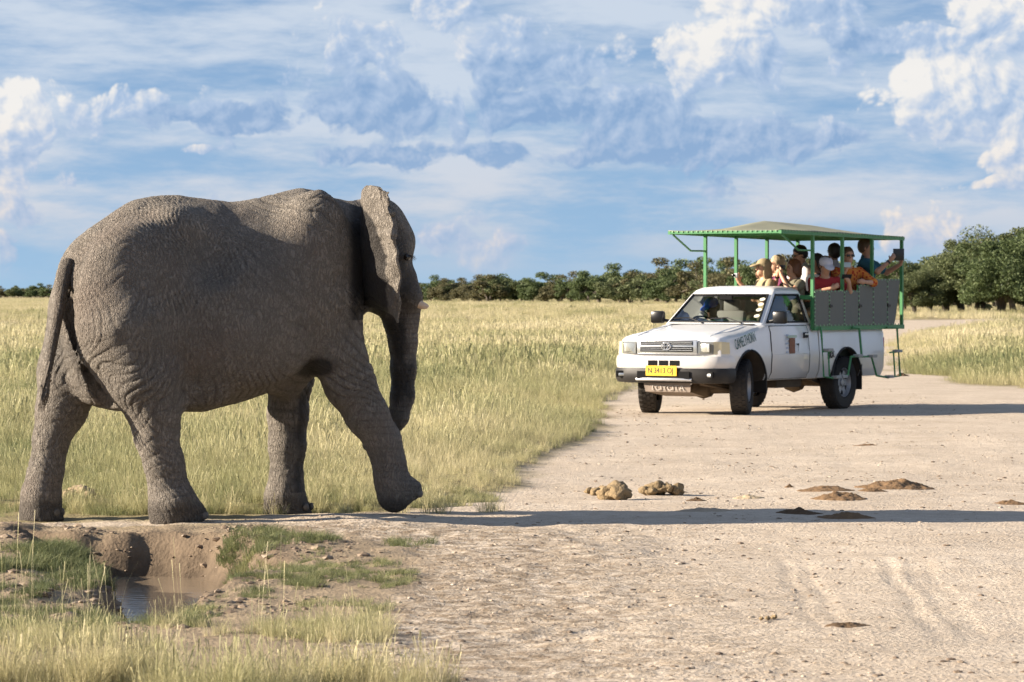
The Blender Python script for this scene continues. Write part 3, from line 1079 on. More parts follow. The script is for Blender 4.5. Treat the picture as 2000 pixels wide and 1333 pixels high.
    for sg in (-1, 1):
        f.chain([EP(788, 545, sg * .08, .10), EP(800, 578, sg * .13, .078), EP(806, 590, sg * .135, .062)], .06)
    f.chain([EP(786, 585, 0, .150), EP(783, 625, 0, .128), EP(787, 668, 0, .103), EP(788, 720, 0, .092), EP(786, 775, 0, .086), EP(778, 815, -.02, .074), EP(760, 846, -.03, .060), EP(738, 862, -.03, .048), EP(716, 871, -.03, .040)], .05)
    for t_ in np.linspace(0, 1, 15):
        # crease beside the tail, running down between the thighs
        q_ = EP(128 + 78 * t_ ** 1.1, 575 + 205 * t_, -.13 - .05 * t_)
        f.ell(q_, (.045, .05, .07), .05, sub=True)
    # flat soles
    zz = f.ax[2][None, None, :]
    f.F = np.maximum(f.F, -(zz + .012))
    V, Fc = f.mesh(2)
    # near forefoot is lifted, so it keeps a rounded sole of its own
    # ears: a control net (px, py, sideways), swept into a thin wavy sheet
    net = [[(716, 388, -.24), (712, 374, -.42), (722, 363, -.58), (741, 366, -.74), (753, 380, -.82)],
           [(712, 412, -.25), (710, 398, -.44), (723, 392, -.64), (748, 398, -.82), (764, 410, -.92)],
           [(708, 452, -.25), (714, 448, -.46), (731, 446, -.68), (755, 450, -.88), (771, 456, -.98)],
           [(706, 500, -.25), (716, 500, -.46), (736, 500, -.68), (760, 502, -.86), (777, 505, -.96)],
           [(706, 555, -.24), (720, 556, -.44), (741, 558, -.64), (763, 562, -.80), (778, 568, -.88)],
           [(712, 596, -.22), (728, 602, -.38), (750, 606, -.54), (766, 616, -.68), (778, 632, -.76)]]
    C = np.array([[EP(*p) for p in row] for row in net])

    def cr(P, t):
        n = len(P)
        i = np.clip(np.floor(t).astype(int), 0, n - 2)
        u = (t - i)[:, None, None]
        g = lambda k: P[np.clip(i + k, 0, n - 1)]
        a, b, c, d_ = g(-1), g(0), g(1), g(2)
        return .5 * ((2 * b) + (c - a) * u + (2 * a - 5 * b + 4 * c - d_) * u ** 2 + (3 * b - a - 3 * c + d_) * u ** 3)
    nu, nv = 56, 84
    A = cr(C, np.linspace(0, 5, nv))
    B = cr(A.transpose(1, 0, 2), np.linspace(0, 4, nu)).transpose(1, 0, 2)

    def ear(B, fold):
        uu, vv = np.meshgrid(np.linspace(0, 1, nu), np.linspace(0, 1, nv))
        B = B.copy()
        # ribs and ripples, growing towards the free edge
        rip = .009 * uu * np.sin(vv * 30 + 5 * uu + 2.5 * vnoise(vv * 6, uu * 3)) + .014 * vnoise(vv * 7, uu * 4, seed=4) * uu
        B[:, :, 0] += rip * fold
        # notched free edge
        B[:, :, 1] += np.sign(-B[:, :, 1]) * .02 * sstep(.8, 1, uu) * vnoise(vv * 22, uu * 2, seed=6) * fold
        dxu = np.gradient(B, axis=1)
        dxv = np.gradient(B, axis=0)
        nn = np.cross(dxu, dxv)
        nn /= np.linalg.norm(nn, axis=2, keepdims=True) + 1e-9
        th = (.022 - .012 * uu)[:, :, None]
        # the upper free edge is rolled over and thick
        th = th + .016 * (sstep(.88, 1, uu) * (vv < .45))[:, :, None]
        a, b = B + nn * th, B - nn * th
        v = np.concatenate([a.reshape(-1, 3), b.reshape(-1, 3)])
        i = np.arange(nu * nv).reshape(nv, nu)
        q = np.stack([i[:-1, :-1], i[:-1, 1:], i[1:, 1:], i[1:, :-1]], -1).reshape(-1, 4)
        m = nu * nv
        fs = [q, q[:, ::-1] + m]
        rim = np.concatenate([i[0, :], i[1:, -1], i[-1, -2::-1], i[-2:0:-1, 0]])
        r2 = np.roll(rim, -1)
        fs.append(np.stack([r2, rim, rim + m, r2 + m], 1))
        return v, np.concatenate(fs)
    ev, ef = ear(B, 1.0)
    # the far ear lies back along the neck
    BL = B.copy()
    base = BL[:, :1, :]
    off = BL - base
    ang = R(112)
    L = BL.copy()
    L[:, :, 1] = -(base[:, :, 1] + off[:, :, 1] * math.cos(ang) * .2) + .05 + .22 * np.linspace(0, 1, nu)[None, :] - .14
    L[:, :, 0] = base[:, :, 0] - np.abs(off[:, :, 1]) * .85
    L[:, :, 2] = BL[:, :, 2] * .93 - .05
    lv, lf = ear(L, .6)
    n0 = len(V)
    allV = np.concatenate([V, ev, lv])
    allF = np.concatenate([Fc, ef + n0, lf[:, ::-1] + n0 + len(ev)])
    body = mesh_obj('body', allV, allF, None, root)
    md = body.modifiers.new('sub', 'SUBSURF')
    md.levels = 1
    md.render_levels = 1
    apply_mods(body)
    co, nn = coords(body), vnormals(body)
    x, y, z = co.T
    # folds and wrinkles as real relief
    zone_tr = sstep(E(744, 0)[0], E(750, 0)[0], x) * (z < E(790, 600)[1])            # trunk rings
    legs = 1 - sstep(.75, 1.0, z)
    headz = sstep(E(690, 0)[0], E(720, 0)[0], x)
    w1 = 1.6 * fbm(x * 3, y * 3, z * 3, oct=2, seed=3)
    th = R(38) + R(42) * sstep(-.6, .5, x) + .5 * fbm(x * 1.4, y * 1.4, z * 1.4, oct=2, seed=12)
    ph = (x * np.cos(th) + z * np.sin(th) * .55) * 2 * math.pi / .050 + w1 * 4.5
    ridg = 1 - np.abs(np.sin(ph * .5))
    amp = np.clip(.45 + 1.0 * fbm(x * 2.2, y * 2.2, z * 2.2, oct=2, seed=7), 0, 1)
    disp = -(ridg ** 3) * .013 * amp * (1 - headz) * (1 - .5 * legs)
    # cross creases
    ph2 = (x * np.sin(th) * .9 - z * np.cos(th)) * 2 * math.pi / .085 + 5.0 * fbm(x * 4, y * 4, z * 4, oct=2, seed=9)
    disp += -((1 - np.abs(np.sin(ph2 * .5))) ** 4) * .006 * amp * (1 - headz)
    # horizontal folds on ankles
    ph3 = z * 2 * math.pi / .055 + 3 * fbm(x * 4, y * 4, z * 2, oct=2, seed=15)
    disp += -((1 - np.abs(np.sin(ph3 * .5))) ** 3) * .0045 * legs * np.clip(.4 + fbm(x * 3, y * 3, z * 2.5, oct=2, seed=16), 0, 1) * (z > .16)
    rings = (1 - np.abs(np.sin(z * math.pi / .038 + .8 * vnoise(x * 9, y * 9, z * 9)))) ** 3
    disp += -rings * .006 * zone_tr
    disp += .010 * fbm(x * 4.5, y * 4.5, z * 4.5, oct=3, seed=20) * (1 - headz)
    # groin crease from tail to the near thigh
    Vn = co + nn * disp[:, None]
    body.data.vertices.foreach_set('co', Vn.astype(np.float32).ravel())
    # hide tones: soaked skin and painted shoulder shade (r), pale dust (g), dark mud on feet (b)
    nz = fbm(x * 7, y * 7, z * 4, oct=3, seed=30)
    nb = fbm(x * 3.2, y * 3.2, z * 3.2, oct=3, seed=31)
    wet = np.zeros(len(x))  # soaked skin, the painted shoulder shade and the darker patch between the hind legs
    trunkmask = sstep(E(735, 0)[0], E(748, 0)[0], x) * (1 - sstep(E(0, 640)[1], E(0, 590)[1] + .0, z)) * (np.abs(y) < .2)
    wet = np.maximum(wet, trunkmask * np.clip(.80 + 1.6 * nz, 0, 1))
    jaw = np.exp(-(((x - E(735, 0)[0]) / .28) ** 2 + ((z - E(0, 545)[1]) / .34) ** 2) * 1.2) * (np.abs(y) < .42) * 1.4  # jaw and throat: soaked skin, with the shoulder's shade painted in
    wet = np.maximum(wet, np.clip(jaw, 0, 1))
    # soaked skin and the shoulder's shadow, painted on behind the near ear: the neck, jaw and inner two thirds of the ear's back
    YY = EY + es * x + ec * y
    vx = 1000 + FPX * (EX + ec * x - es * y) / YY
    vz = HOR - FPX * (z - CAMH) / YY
    lim = np.interp(vz, [380, 392, 445, 500, 560, 612], [688, 700, 736, 755, 756, 756]) + 4 * vnoise(vz * .12, vx * .05)  # painted edge follows the shoulder's shadow line across the ear
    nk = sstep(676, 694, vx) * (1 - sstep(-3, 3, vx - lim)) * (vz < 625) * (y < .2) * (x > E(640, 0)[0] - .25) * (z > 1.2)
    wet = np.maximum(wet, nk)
    bel = np.exp(-(((x - E(580, 0)[0]) / .13) ** 2 + ((z - E(0, 722)[1]) / .075) ** 2)) * 2.2
    wet = np.maximum(wet, np.clip(bel + nz * .9 - .35, 0, 1) * (bel > .25))
    fl = sstep(E(560, 0, .31)[0] - .02, E(575, 0, .31)[0], x + .04 * nz) * (y > .12) * (z < E(0, 730)[1]) * (x > E(490, 0)[0]) * (z > .16)
    wet = np.maximum(wet, fl * np.clip(.95 + .9 * nz, 0, 1))
    rear = np.exp(-(((x - E(150, 0)[0]) / .16) ** 2 + ((z - E(0, 690)[1]) / .26) ** 2)) * (y > -.25) * .55  # darker patch of hide between the hind legs
    wet = np.maximum(wet, np.clip(rear + .4 * nz, 0, .6) * (rear > .1))
    feet = 1 - sstep(.10, .19, z + .05 * nz)
    dust = np.clip(.35 + .9 * nb + .5 * sstep(1.6, 2.25, z), 0, 1)
    arr = np.ones((len(x), 4), np.float32)
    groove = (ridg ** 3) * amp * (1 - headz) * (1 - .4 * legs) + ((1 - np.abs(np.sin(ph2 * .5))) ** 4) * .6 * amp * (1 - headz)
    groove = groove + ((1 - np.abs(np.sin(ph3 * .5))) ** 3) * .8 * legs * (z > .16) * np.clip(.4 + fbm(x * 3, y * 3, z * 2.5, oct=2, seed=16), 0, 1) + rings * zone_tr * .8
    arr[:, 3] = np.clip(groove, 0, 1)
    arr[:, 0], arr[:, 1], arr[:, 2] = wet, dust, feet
    a = body.data.attributes.new('stains_shade', 'FLOAT_COLOR', 'POINT')
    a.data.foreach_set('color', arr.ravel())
    body.data.update()

    m, nt, b = new_mat('elephant_hide')
    tc = N(nt, 'ShaderNodeTexCoord').outputs['Object']
    stn_ = N(nt, 'ShaderNodeAttribute', attribute_name='stains_shade')
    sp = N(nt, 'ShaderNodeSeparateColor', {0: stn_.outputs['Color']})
    wet_shade_n, dustn, feetn = sp.outputs
    wv = N(nt, 'ShaderNodeTexNoise', {'Vector': tc, 'Scale': 6.0, 'Detail': 2.0})
    wpos = N(nt, 'ShaderNodeVectorMath', {0: wv.outputs['Color'], 1: (.06, .06, .06), 2: tc}, operation='MULTIPLY_ADD').outputs[0]
    def ridge(rot, sc, scale, det=2.0):
        mp = N(nt, 'ShaderNodeMapping', {'Vector': wpos, 'Rotation': rot, 'Scale': sc}).outputs[0]
        n_ = N(nt, 'ShaderNodeTexNoise', {'Vector': mp, 'Scale': scale, 'Detail': det, 'Roughness': .55}).outputs['Fac']
        return N(nt, 'ShaderNodeMapRange', {'Value': M(nt, 'ABSOLUTE', M(nt, 'SUBTRACT', n_, .5)), 'From Min': 0.0, 'From Max': .075}, interpolation_type='SMOOTHSTEP').outputs[0]
    rd1 = ridge((0, R(38), 0), (1.0, 1.0, .34), 40.0)
    rd2 = ridge((0, R(-48), 0), (1.0, 1.0, .42), 36.0)
    crk2 = N(nt, 'ShaderNodeTexVoronoi', {'Vector': wpos, 'Scale': 85.0}, feature='DISTANCE_TO_EDGE').outputs['Distance']
    n1 = N(nt, 'ShaderNodeTexNoise', {'Vector': tc, 'Scale': 3.0, 'Detail': 5.0}).outputs['Fac']
    n2 = N(nt, 'ShaderNodeTexNoise', {'Vector': tc, 'Scale': 40.0, 'Detail': 4.0}).outputs['Fac']
    c = MIX(nt, n1, (.205, .182, .158), (.29, .258, .222))
    c = MIX(nt, M(nt, 'MULTIPLY', dustn, .6), c, (.37, .328, .280))
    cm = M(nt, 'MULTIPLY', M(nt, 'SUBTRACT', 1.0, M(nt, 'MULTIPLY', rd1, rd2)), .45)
    c = MIX(nt, cm, c, (.105, .09, .076))  # shade of the creases painted into the hide colour
    c = MIX(nt, M(nt, 'MULTIPLY', n2, .3), c, (.17, .145, .12))
    pk = N(nt, 'ShaderNodeMapRange', {'Value': N(nt, 'ShaderNodeTexNoise', {'Vector': tc, 'Scale': 1.6, 'Detail': 4.0}).outputs['Fac'], 'From Min': .52, 'From Max': .70, 'To Max': .45}).outputs[0]
    c = MIX(nt, pk, c, (.20, .152, .124))
    c = MIX(nt, M(nt, 'MULTIPLY', stn_.outputs['Alpha'], .62), c, (.085, .071, .06))  # groove dirt, plus crease shade painted in so the relief shows
    c = MIX(nt, M(nt, 'MULTIPLY', feetn, .72), c, (.062, .052, .044))
    c = MIX(nt, M(nt, 'MULTIPLY', wet_shade_n, .92), c, (.030, .027, .026))  # soaked patches together with the painted shoulder shade
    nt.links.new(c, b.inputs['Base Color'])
    nt.links.new(N(nt, 'ShaderNodeMapRange', {'Value': wet_shade_n, 'To Min': .85, 'To Max': .5}).outputs[0], b.inputs['Roughness'])
    b.inputs['Specular IOR Level'].default_value = .3
    hh = M(nt, 'ADD', M(nt, 'ADD', M(nt, 'MULTIPLY', rd1, .36), M(nt, 'MULTIPLY', rd2, .22)), M(nt, 'ADD', M(nt, 'MINIMUM', M(nt, 'MULTIPLY', crk2, 1.6), .16), M(nt, 'MULTIPLY', n2, .12)))
    bp = N(nt, 'ShaderNodeBump', {'Height': hh, 'Strength': 1.0, 'Distance': .028})
    nt.links.new(bp.outputs[0], b.inputs['Normal'])
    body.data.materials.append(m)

    # tail with its tuft
    tl = MB()
    tp = [EP(136, 512, -.05), EP(128, 532, -.09), EP(122, 560, -.13), EP(116, 605, -.16), EP(108, 650, -.17), EP(100, 695, -.17), EP(93, 735, -.17), EP(88, 765, -.17)]
    tl.tube(tp, [.05, .052, .046, .038, .033, .029, .024, .016], 12)
    tail = tl.build('tail', m, root, smooth=True)
    hair_m = paint('tail_hair', (.13, .108, .088), .8)
    tf = MB()
    rr = random.Random(5)
    for i in range(46):
        a0 = Vector(EP(96 + rr.uniform(-4, 4), 715 + rr.uniform(-10, 30), -.17 + rr.uniform(-.03, .03)))
        a1 = Vector(EP(87 + rr.uniform(-8, 8), 768 + rr.uniform(-15, 10), -.17 + rr.uniform(-.05, .05)))
        a2 = Vector(EP(80 + rr.uniform(-8, 8), 797 + rr.uniform(-14, 12), -.17 + rr.uniform(-.06, .06)))
        tf.tube([a0, a1, a2], [.006, .005, .001], 4, False)
    tf.build('tail_tuft', hair_m, tail)
    # tusks
    ivory = paint('ivory', (.60, .45, .33), .45, var=.2, scale=14)
    for sg in (-1, 1):
        t_ = MB()
        yl = sg * .145
        t_.tube([EP(801, 583, yl), EP(812, 591, yl * 1.1), EP(824, 597, yl * 1.2), EP(833, 599, yl * 1.25), EP(837, 599, yl * 1.27)], [.034, .034, .029, .020, .006], 12)
        t_.build('tusk', ivory, root, smooth=True)
    # eyes and lashes
    eye_m = paint('eye_dark', (.02, .014, .01), .12, spec=.8)
    for sg in (-1, 1):
        e = MB()
        c0 = EP(795, 503, sg * .245)
        prof = [(.001 + .024 * math.sin(t_), -.024 * math.cos(t_)) for t_ in np.linspace(0, math.pi, 9)]
        e.lathe(prof, c0, 14)
        eo = e.build('eye', eye_m, root, smooth=True)
        l = MB()
        for i in range(13):
            p0 = Vector(c0) + Vector((.012 + rr.uniform(-.01, .01), sg * .012, .014 + rr.uniform(-.006, .006)))
            l.tube([p0, p0 + Vector((rr.uniform(.01, .035), sg * rr.uniform(.015, .04), rr.uniform(-.02, .0))), p0 + Vector((rr.uniform(.02, .045), sg * rr.uniform(.02, .045), rr.uniform(-.04, -.015)))], [.0016, .0013, .0006], 4, False)
        l.build('eyelashes', hair_m, eo)
    # toenails
    nail_m = paint('toenail', (.115, .098, .082), .7)
    prof = [(.001 + math.sin(t_), -math.cos(t_)) for t_ in np.linspace(0, math.pi, 8)]
    for fx, fy, yl, ra, sy_, zc_ in ((381, 1003, -.37, .088, 1.55, .052), (79, 1012, .33, .172, 1.0, .055), (561, 1008, .31, .192, 1.0, .055), (802, 956, -.345, .084, 1.4, None)):
        cx_, cz_ = E(fx, fy, yl)
        for a_ in (-58, -22, 14, 48):
            t_ = R(a_)
            m_ = MB()
            m_.lathe(prof, (0, 0, 0), 10)
            o_ = m_.build('toenail', nail_m, root, smooth=True)
            o_.scale = (.018, .030, .030)
            o_.location = (cx_ + (ra - .014) * math.cos(t_), yl + (ra - .014) * sy_ * math.sin(t_), zc_ if zc_ else cz_ - .03)
            o_.rotation_euler = (0, 0, t_)
    return root


elephant = build_elephant()
# ------------------------------------------------------------------ trees and bushes
leaf_a = leaf_mat('acacia_leaves', [(.055, .082, .030), (.095, .130, .050), (.145, .18, .080)], .25)
leaf_b = leaf_mat('olive_leaves', [(.078, .098, .040), (.125, .150, .066), (.18, .20, .098)], .25)
leaf_c = leaf_mat('rusty_leaves', [(.085, .085, .042), (.14, .13, .065), (.18, .165, .088)], .25)
bark_m = paint('grey_bark', (.17, .145, .12), .9, var=.3, scale=6)


def crown_mesh(name, seed, nleaf, H, W, leaf, mats, nb=16, low=.12, flat=.55, blob=(.10, .22)):
    """leaf-sized faces gathered in clumps over an uneven crown (H high, W wide)"""
    rr = np.random.default_rng(seed)
    cs = []
    for i in range(nb):
        a = rr.uniform(0, 6.28)
        rad = W * .5 * math.sqrt(rr.random()) * .82
        top = math.sqrt(max(0.05, 1 - (rad / (W * .5)) ** 2)) * rr.uniform(.78, 1.05)
        z = H * (low + (1 - low) * top * rr.uniform(.25, .86))
        cs.append((rad * math.cos(a), rad * math.sin(a), z, W * rr.uniform(*blob)))
    cs = np.array(cs)
    pick = rr.integers(0, nb, nleaf)
    d = rr.normal(0, 1, (nleaf, 3))
    d /= np.linalg.norm(d, axis=1, keepdims=True)
    r = cs[pick, 3] * rr.random(nleaf) ** .38
    P = cs[pick, :3] + d * r[:, None] * np.array([1, 1, flat])
    k = P[:, 2] > H * low * .5
    P = P[k]
    n = len(P)
    u = rr.normal(0, 1, (n, 3))
    u /= np.linalg.norm(u, axis=1, keepdims=True)
    v = np.cross(u, rr.normal(0, 1, (n, 3)))
    v /= np.linalg.norm(v, axis=1, keepdims=True) + 1e-9
    s = leaf * rr.uniform(.5, 1.3, n)[:, None]
    V = np.stack([P - u * s, P + v * s * .55, P + u * s, P - v * s * .55], 1).reshape(-1, 3)
    F = np.arange(4 * n).reshape(-1, 4)
    me = mesh_obj(name, V, F, mats, link=False, smooth=False).data
    return me, cs


def trunk_mesh(name, seed, H, W, cs, r0=.14, limbs=5):
    rr = random.Random(seed)
    m = MB()
    for i in range(rr.choice((1, 2, 2, 3))):
        a = rr.uniform(0, 6.28)
        top = Vector((math.cos(a) * W * .12, math.sin(a) * W * .12, H * .45))
        m.tube([(math.cos(a) * .08, math.sin(a) * .08, -.15), top * .4 + Vector((rr.uniform(-.1, .1), 0, .05)), top], [r0, r0 * .75, r0 * .5], 6)
        for c in rr.sample(list(map(tuple, cs)), min(limbs, len(cs))):
            e = Vector(c[:3])
            m.tube([top * .8, top.lerp(e, .5) + Vector((0, 0, -.05 * H)), e], [r0 * .45, r0 * .28, r0 * .08], 5)
    o = m.build(name, bark_m, smooth=True)
    me = o.data
    bpy.data.objects.remove(o)
    return me


kinds = []
for i in range(6):
    H, W = (3.6, 4.4)
    cm, cs = crown_mesh('bush_leaves', 100 + i, 8000, H, W, .095, (leaf_a, leaf_b, leaf_a, leaf_b, leaf_a, leaf_c)[i], nb=26 + i, low=.05, blob=(.075, .19))
    kinds.append((trunk_mesh('bush_trunk', 200 + i, H, W, cs, .11), cm, H))
big = []
for i in range(4):
    H, W = (6.2, 7.0)
    cm, cs = crown_mesh('tree_leaves', 300 + i, 42000, H, W, .075, (leaf_a, leaf_b, leaf_a, leaf_b)[i], nb=80, low=.03, flat=.75, blob=(.055, .14))
    big.append((trunk_mesh('tree_trunk', 400 + i, H, W, cs, .20, 8), cm, H))


def tree(kind, X, Y, h, rz, name, label, group, wf=1.0, dead=False):
    root = empty(name, (X, Y, float(ground_h(np.array([X]), np.array([Y]))[0])), rz)
    tag(root, label, 'bush' if 'bush' in name else 'tree', group)
    s = h / kind[2]
    for nm, me in (('trunk', kind[0]), ('crown', kind[1])):
        o = bpy.data.objects.new(nm, me)
        COL.objects.link(o)
        o.parent = root
        o.scale = (s * wf, s * wf, s)
    return root


rt = random.Random(77)
# far line across the plain: (px, tree-top row, depth)
prof = [(-260, 566, 900), (0, 566, 880), (110, 566, 860), (320, 560, 700), (600, 552, 560), (800, 548, 490), (900, 546, 480), (980, 541, 470), (1080, 536, 460), (1180, 531, 440), (1280, 524, 430), (1360, 519, 410), (1450, 512, 390),
        (1560, 508, 370), (1660, 512, 350), (1760, 506, 330), (1850, 500, 300), (1950, 475, 280), (2300, 460, 280)]
pp = np.array(prof, float)
px = -230.0
while px < 2260:
    top = np.interp(px, pp[:, 0], pp[:, 1])
    Y0 = np.interp(px, pp[:, 0], pp[:, 2])
    for row in range(2):
        Y = Y0 * (1 + .10 * row) + rt.uniform(-8, 8)
        X = (px + rt.uniform(-8, 8) - 1000) * Y / FPX
        h = CAMH + (HOR - top + rt.uniform(-7, 10)) * Y / FPX * 1.12
        h = max(1.6, h * rt.uniform(.88, 1.10) * (1.0 + .05 * row))
        if px > 1700 and row == 0 and rt.random() < .5:
            h *= .6
        if 1730 < px < 2200 and row == 0:
            continue
        ki = rt.choice(kinds)
        lab = {leaf_a.name: 'dark green thorn bush in the far hedge along the plain', leaf_b.name: 'paler olive green thorn bush in the far hedge along the plain', leaf_c.name: 'rusty brown thorn bush in the far hedge along the plain'}[ki[1].materials[0].name]
        tree(ki, X, Y, h, rt.uniform(0, 6.28), 'acacia_bush', lab, 'thorn bushes along the far edge of the plain', wf=rt.uniform(.95, 1.35))
    px += rt.uniform(20, 34) * (460 / Y0) ** .8
# taller trees on the right behind the truck: (px, top row, depth, kind)
bt = [(1762, 512, 262, 0), (1790, 520, 255, 1), (1815, 504, 262, 2), (1850, 500, 258, 3), (1880, 478, 262, 1), (1915, 462, 258, 0), (1950, 449, 255, 1), (1985, 452, 250, 2), (2030, 446, 252, 0), (2080, 455, 250, 3), (1730, 505, 275, 2)]
for px_, top, Y, ki in bt:
    h = (CAMH + (HOR - top) * Y / FPX) * 1.16 * rt.uniform(.9, 1.1)
    tree(big[ki], (px_ - 1000) * Y / FPX, Y, h, rt.uniform(0, 6.28), 'acacia_tree', ('dark green tall acacia tree in the grove behind the truck', 'paler olive tall acacia tree in the grove behind the truck')[ki % 2], 'acacia trees in the grove behind the truck', wf=rt.uniform(1.0, 1.25))
# low bushes at the foot of the grove
for px_, base, h, k_, lab in ((1925, 612, 1.5, 1, 'small pale green bush standing alone in the grass before the grove'), (2000, 604, 2.6, 0, 'dark round bush low at the foot of the tall grove'),
                              (1790, 606, 1.6, 3, 'low grey green bush beside the bare dead shrub'), (1875, 600, 1.9, 5, 'rusty brown bush under the grove of tall trees')):
    X, Y = G(px_, base)
    tree(kinds[k_], X, Y, h, rt.uniform(0, 6), 'thorn_bush', lab, None)
X, Y = G(1118, 606)
tree(kinds[1], X, Y, .55, 1.0, 'shrub', 'tiny dark shrub poking out of the open yellow grass', None)


# bare dead shrub and broken stump in front of the grove
def dead_shrub():
    X, Y = G(1828, 604)
    root = empty('dead_shrub', (X, Y, 0))
    tag(root, 'bare pale dead shrub with forked branches before the grove', 'shrub')
    m = MB()
    rr = random.Random(3)
    pale = paint('dead_wood', (.34, .29, .235), .9, var=.25)
    for (ax, az, l) in ((-.9, 2.6, 1), (.9, 2.5, 1), (.3, 1.9, .8), (-.4, 1.6, .8), (1.3, 1.7, .9), (-1.5, 1.5, .9)):
        e = Vector((ax * 1.1, rr.uniform(-.4, .4), az))
        p1 = e * .45 + Vector((rr.uniform(-.15, .15), 0, .12))
        m.tube([(0, 0, -.1), p1, e], [.07, .055, .025], 6)
        for j in range(4):
            b = p1.lerp(e, rr.uniform(.1, .8))
            m.tube([b, b + Vector((rr.uniform(-.6, .6), rr.uniform(-.4, .4), rr.uniform(.2, .7)))], [.025, .008], 5)
    m.build('branches', pale, root, smooth=True)
    X, Y = G(1845, 612)
    s = MB()
    s.tube([(0, 0, -.1), (.03, 0, .5), (-.04, .02, .95), (.02, 0, 1.2), (.10, .02, 1.42)], [.20, .17, .16, .12, .03], 9)
    s.tube([(0, 0, .8), (-.16, .05, 1.15)], [.07, .02], 6)
    st = s.build('tree_stump', paint('stump_wood', (.20, .145, .10), .95, var=.35, scale=5, bump=.03), smooth=True)
    st.location = (X, Y, 0)
    tag(st, 'broken brown tree stump upright in the grass beside the dead shrub', 'stump')


dead_shrub()
# reddish mound at the foot of the far hedge
v, f = lump(random.Random(9), 3, .5, .6)
X, Y = G(1296, 594)
tm = mesh_obj('termite_mound', np.array(v) * np.array([1.0, .8, 1.2]), f, paint('red_earth', (.22, .085, .05), .95, var=.4, scale=2.0, bump=.1))
tm.location = (X, Y, .25)
tag(tm, 'low reddish brown earth mound at the foot of the far bushes', 'mound')
# bare broken earth rim out in the field
v, f = lump(random.Random(4), 4, .55, .35)
X, Y = G(935, 700)
em = mesh_obj('earth_rim', np.array(v) * np.array([.62, 2.6, .52]), f, paint('grey_mud', (.135, .115, .085), .95, var=.35, scale=4.0, bump=.05))
em.location = (X, Y, .0)
em.rotation_euler = (0, 0, R(8))
tag(em, 'low dark bank of bare grey earth out in the grass', 'mound')


# ------------------------------------------------------------------ dung
dung_fresh = paint('pale_dung', (.24, .175, .098), .97, var=.55, scale=30, bump=.05)
dung_old = paint('crumbled_dung', (.175, .105, .052), .98, var=.45, scale=30, bump=.02)
dung_dark = paint('dark_dung', (.10, .06, .03), .98, var=.4, scale=30, bump=.02)


def heap(px_, py_, wpx, hpx, mat, label, seed, boli=0, group=None, name='dung_heap'):
    """a spread heap of dung, or a pile of rounded boli"""
    X, Y = G(px_, py_)
    mpp = Y / FPX
    w, h = wpx * mpp * .5, hpx * mpp * (1.0 if boli else .72)
    rr = random.Random(seed)
    if boli:
        root = empty(name, (X, Y, float(ground_h(np.array([X]), np.array([Y]))[0])))
        for i in range(boli):
            r = h * rr.uniform(.28, .46)
            v, f = lump(rr, 3, .42, .85)
            v = np.array(v)
            v = v * (1 + .22 * fbm(v[:, 0] * 4 + i, v[:, 1] * 4, v[:, 2] * 4, oct=4, seed=seed)[:, None])
            t = (i + .5) / boli * 2 - 1
            z = r * .75 + (h - 1.7 * r) * (1 - abs(t)) * (.85 if i % 2 == 0 else .1)
            o = mesh_obj('dropping', v * r * np.array([1.25, 1.1, 1.0]), f, mat, root)
            o.location = (t * w * .8, rr.uniform(-.06, .06), z)
        tag(root, label, 'dung', group)
        return root
    n = 48
    gx_, gy_ = np.meshgrid(np.linspace(-1.15, 1.15, n), np.linspace(-1.15, 1.15, n))
    rad = np.hypot(gx_, gy_) + .22 * fbm(gx_ * 2.2 + seed, gy_ * 2.2, oct=3, seed=seed)
    z = h * np.clip(1 - rad, -.15, 1) ** 1.0 * (1 + .5 * fbm(gx_ * 5 + seed, gy_ * 5, oct=3, seed=seed + 1)) + .10 * h * fbm(gx_ * 14, gy_ * 14, oct=2, seed=seed + 2) * (rad < 1)
    z = np.where(rad > 1, -.03, z)
    xw, yw = gx_ * w, gy_ * w * .75
    z = z + ground_h(X + xw, Y + yw)
    i = np.arange(n * n).reshape(n, n)
    q = np.stack([i[:-1, :-1], i[:-1, 1:], i[1:, 1:], i[1:, :-1]], -1).reshape(-1, 4)
    keep = (rad.ravel()[q] < 1.25).any(1)
    o = mesh_obj(name, np.stack([xw.ravel(), yw.ravel(), z.ravel()], 1), q[keep], mat)
    o.location = (X, Y, 0)
    tag(o, label, 'dung', group)
    return o


heap(1168, 966, 58, 22, dung_fresh, 'low pale dung pile with a rounded lump, left of the others on the road', 1, 4)
heap(1203, 975, 52, 38, dung_fresh, 'tallest pale dung pile of rounded lumps on the dirt road', 2, 5)
heap(1292, 967, 90, 30, dung_fresh, 'long pale row of lumpy dung with a knob on top', 3, 7)
heap(1360, 978, 40, 11, dung_dark, 'small flat reddish scrap of dung next to the lumpy row', 4)
heap(1462, 975, 60, 10, paint('faded_dung', (.40, .315, .21), .97, var=.3, scale=25, bump=.01), 'faded sand coloured flattened dung on the road', 5)
heap(1541, 957, 20, 8, dung_old, 'tiny brown dung scrap beside the crumbled heaps', 6)
heap(1615, 963, 110, 14, dung_old, 'long low crumbled brown dung heap', 7)
heap(1705, 964, 60, 11, dung_old, 'small brown dung heap joining the two longest heaps', 8)
heap(1752, 956, 150, 24, dung_old, 'largest crumbled orange brown dung heap on the road', 9)
heap(1642, 979, 112, 20, dung_old, 'rounded orange brown dung heap in front of the long low one', 10)
heap(1560, 1005, 88, 14, dung_dark, 'dark brown crumbly dung at the edge of the elephant shadow', 11)
heap(1655, 1012, 112, 17, dung_old, 'flat orange brown dung heap touching the elephant shadow', 12)
heap(1372, 1000, 120, 9, paint('earth_heap', (.36, .285, .205), .97, var=.3, scale=20, bump=.01), 'thin ridge of grey earth left of the shadowed dung', 13)
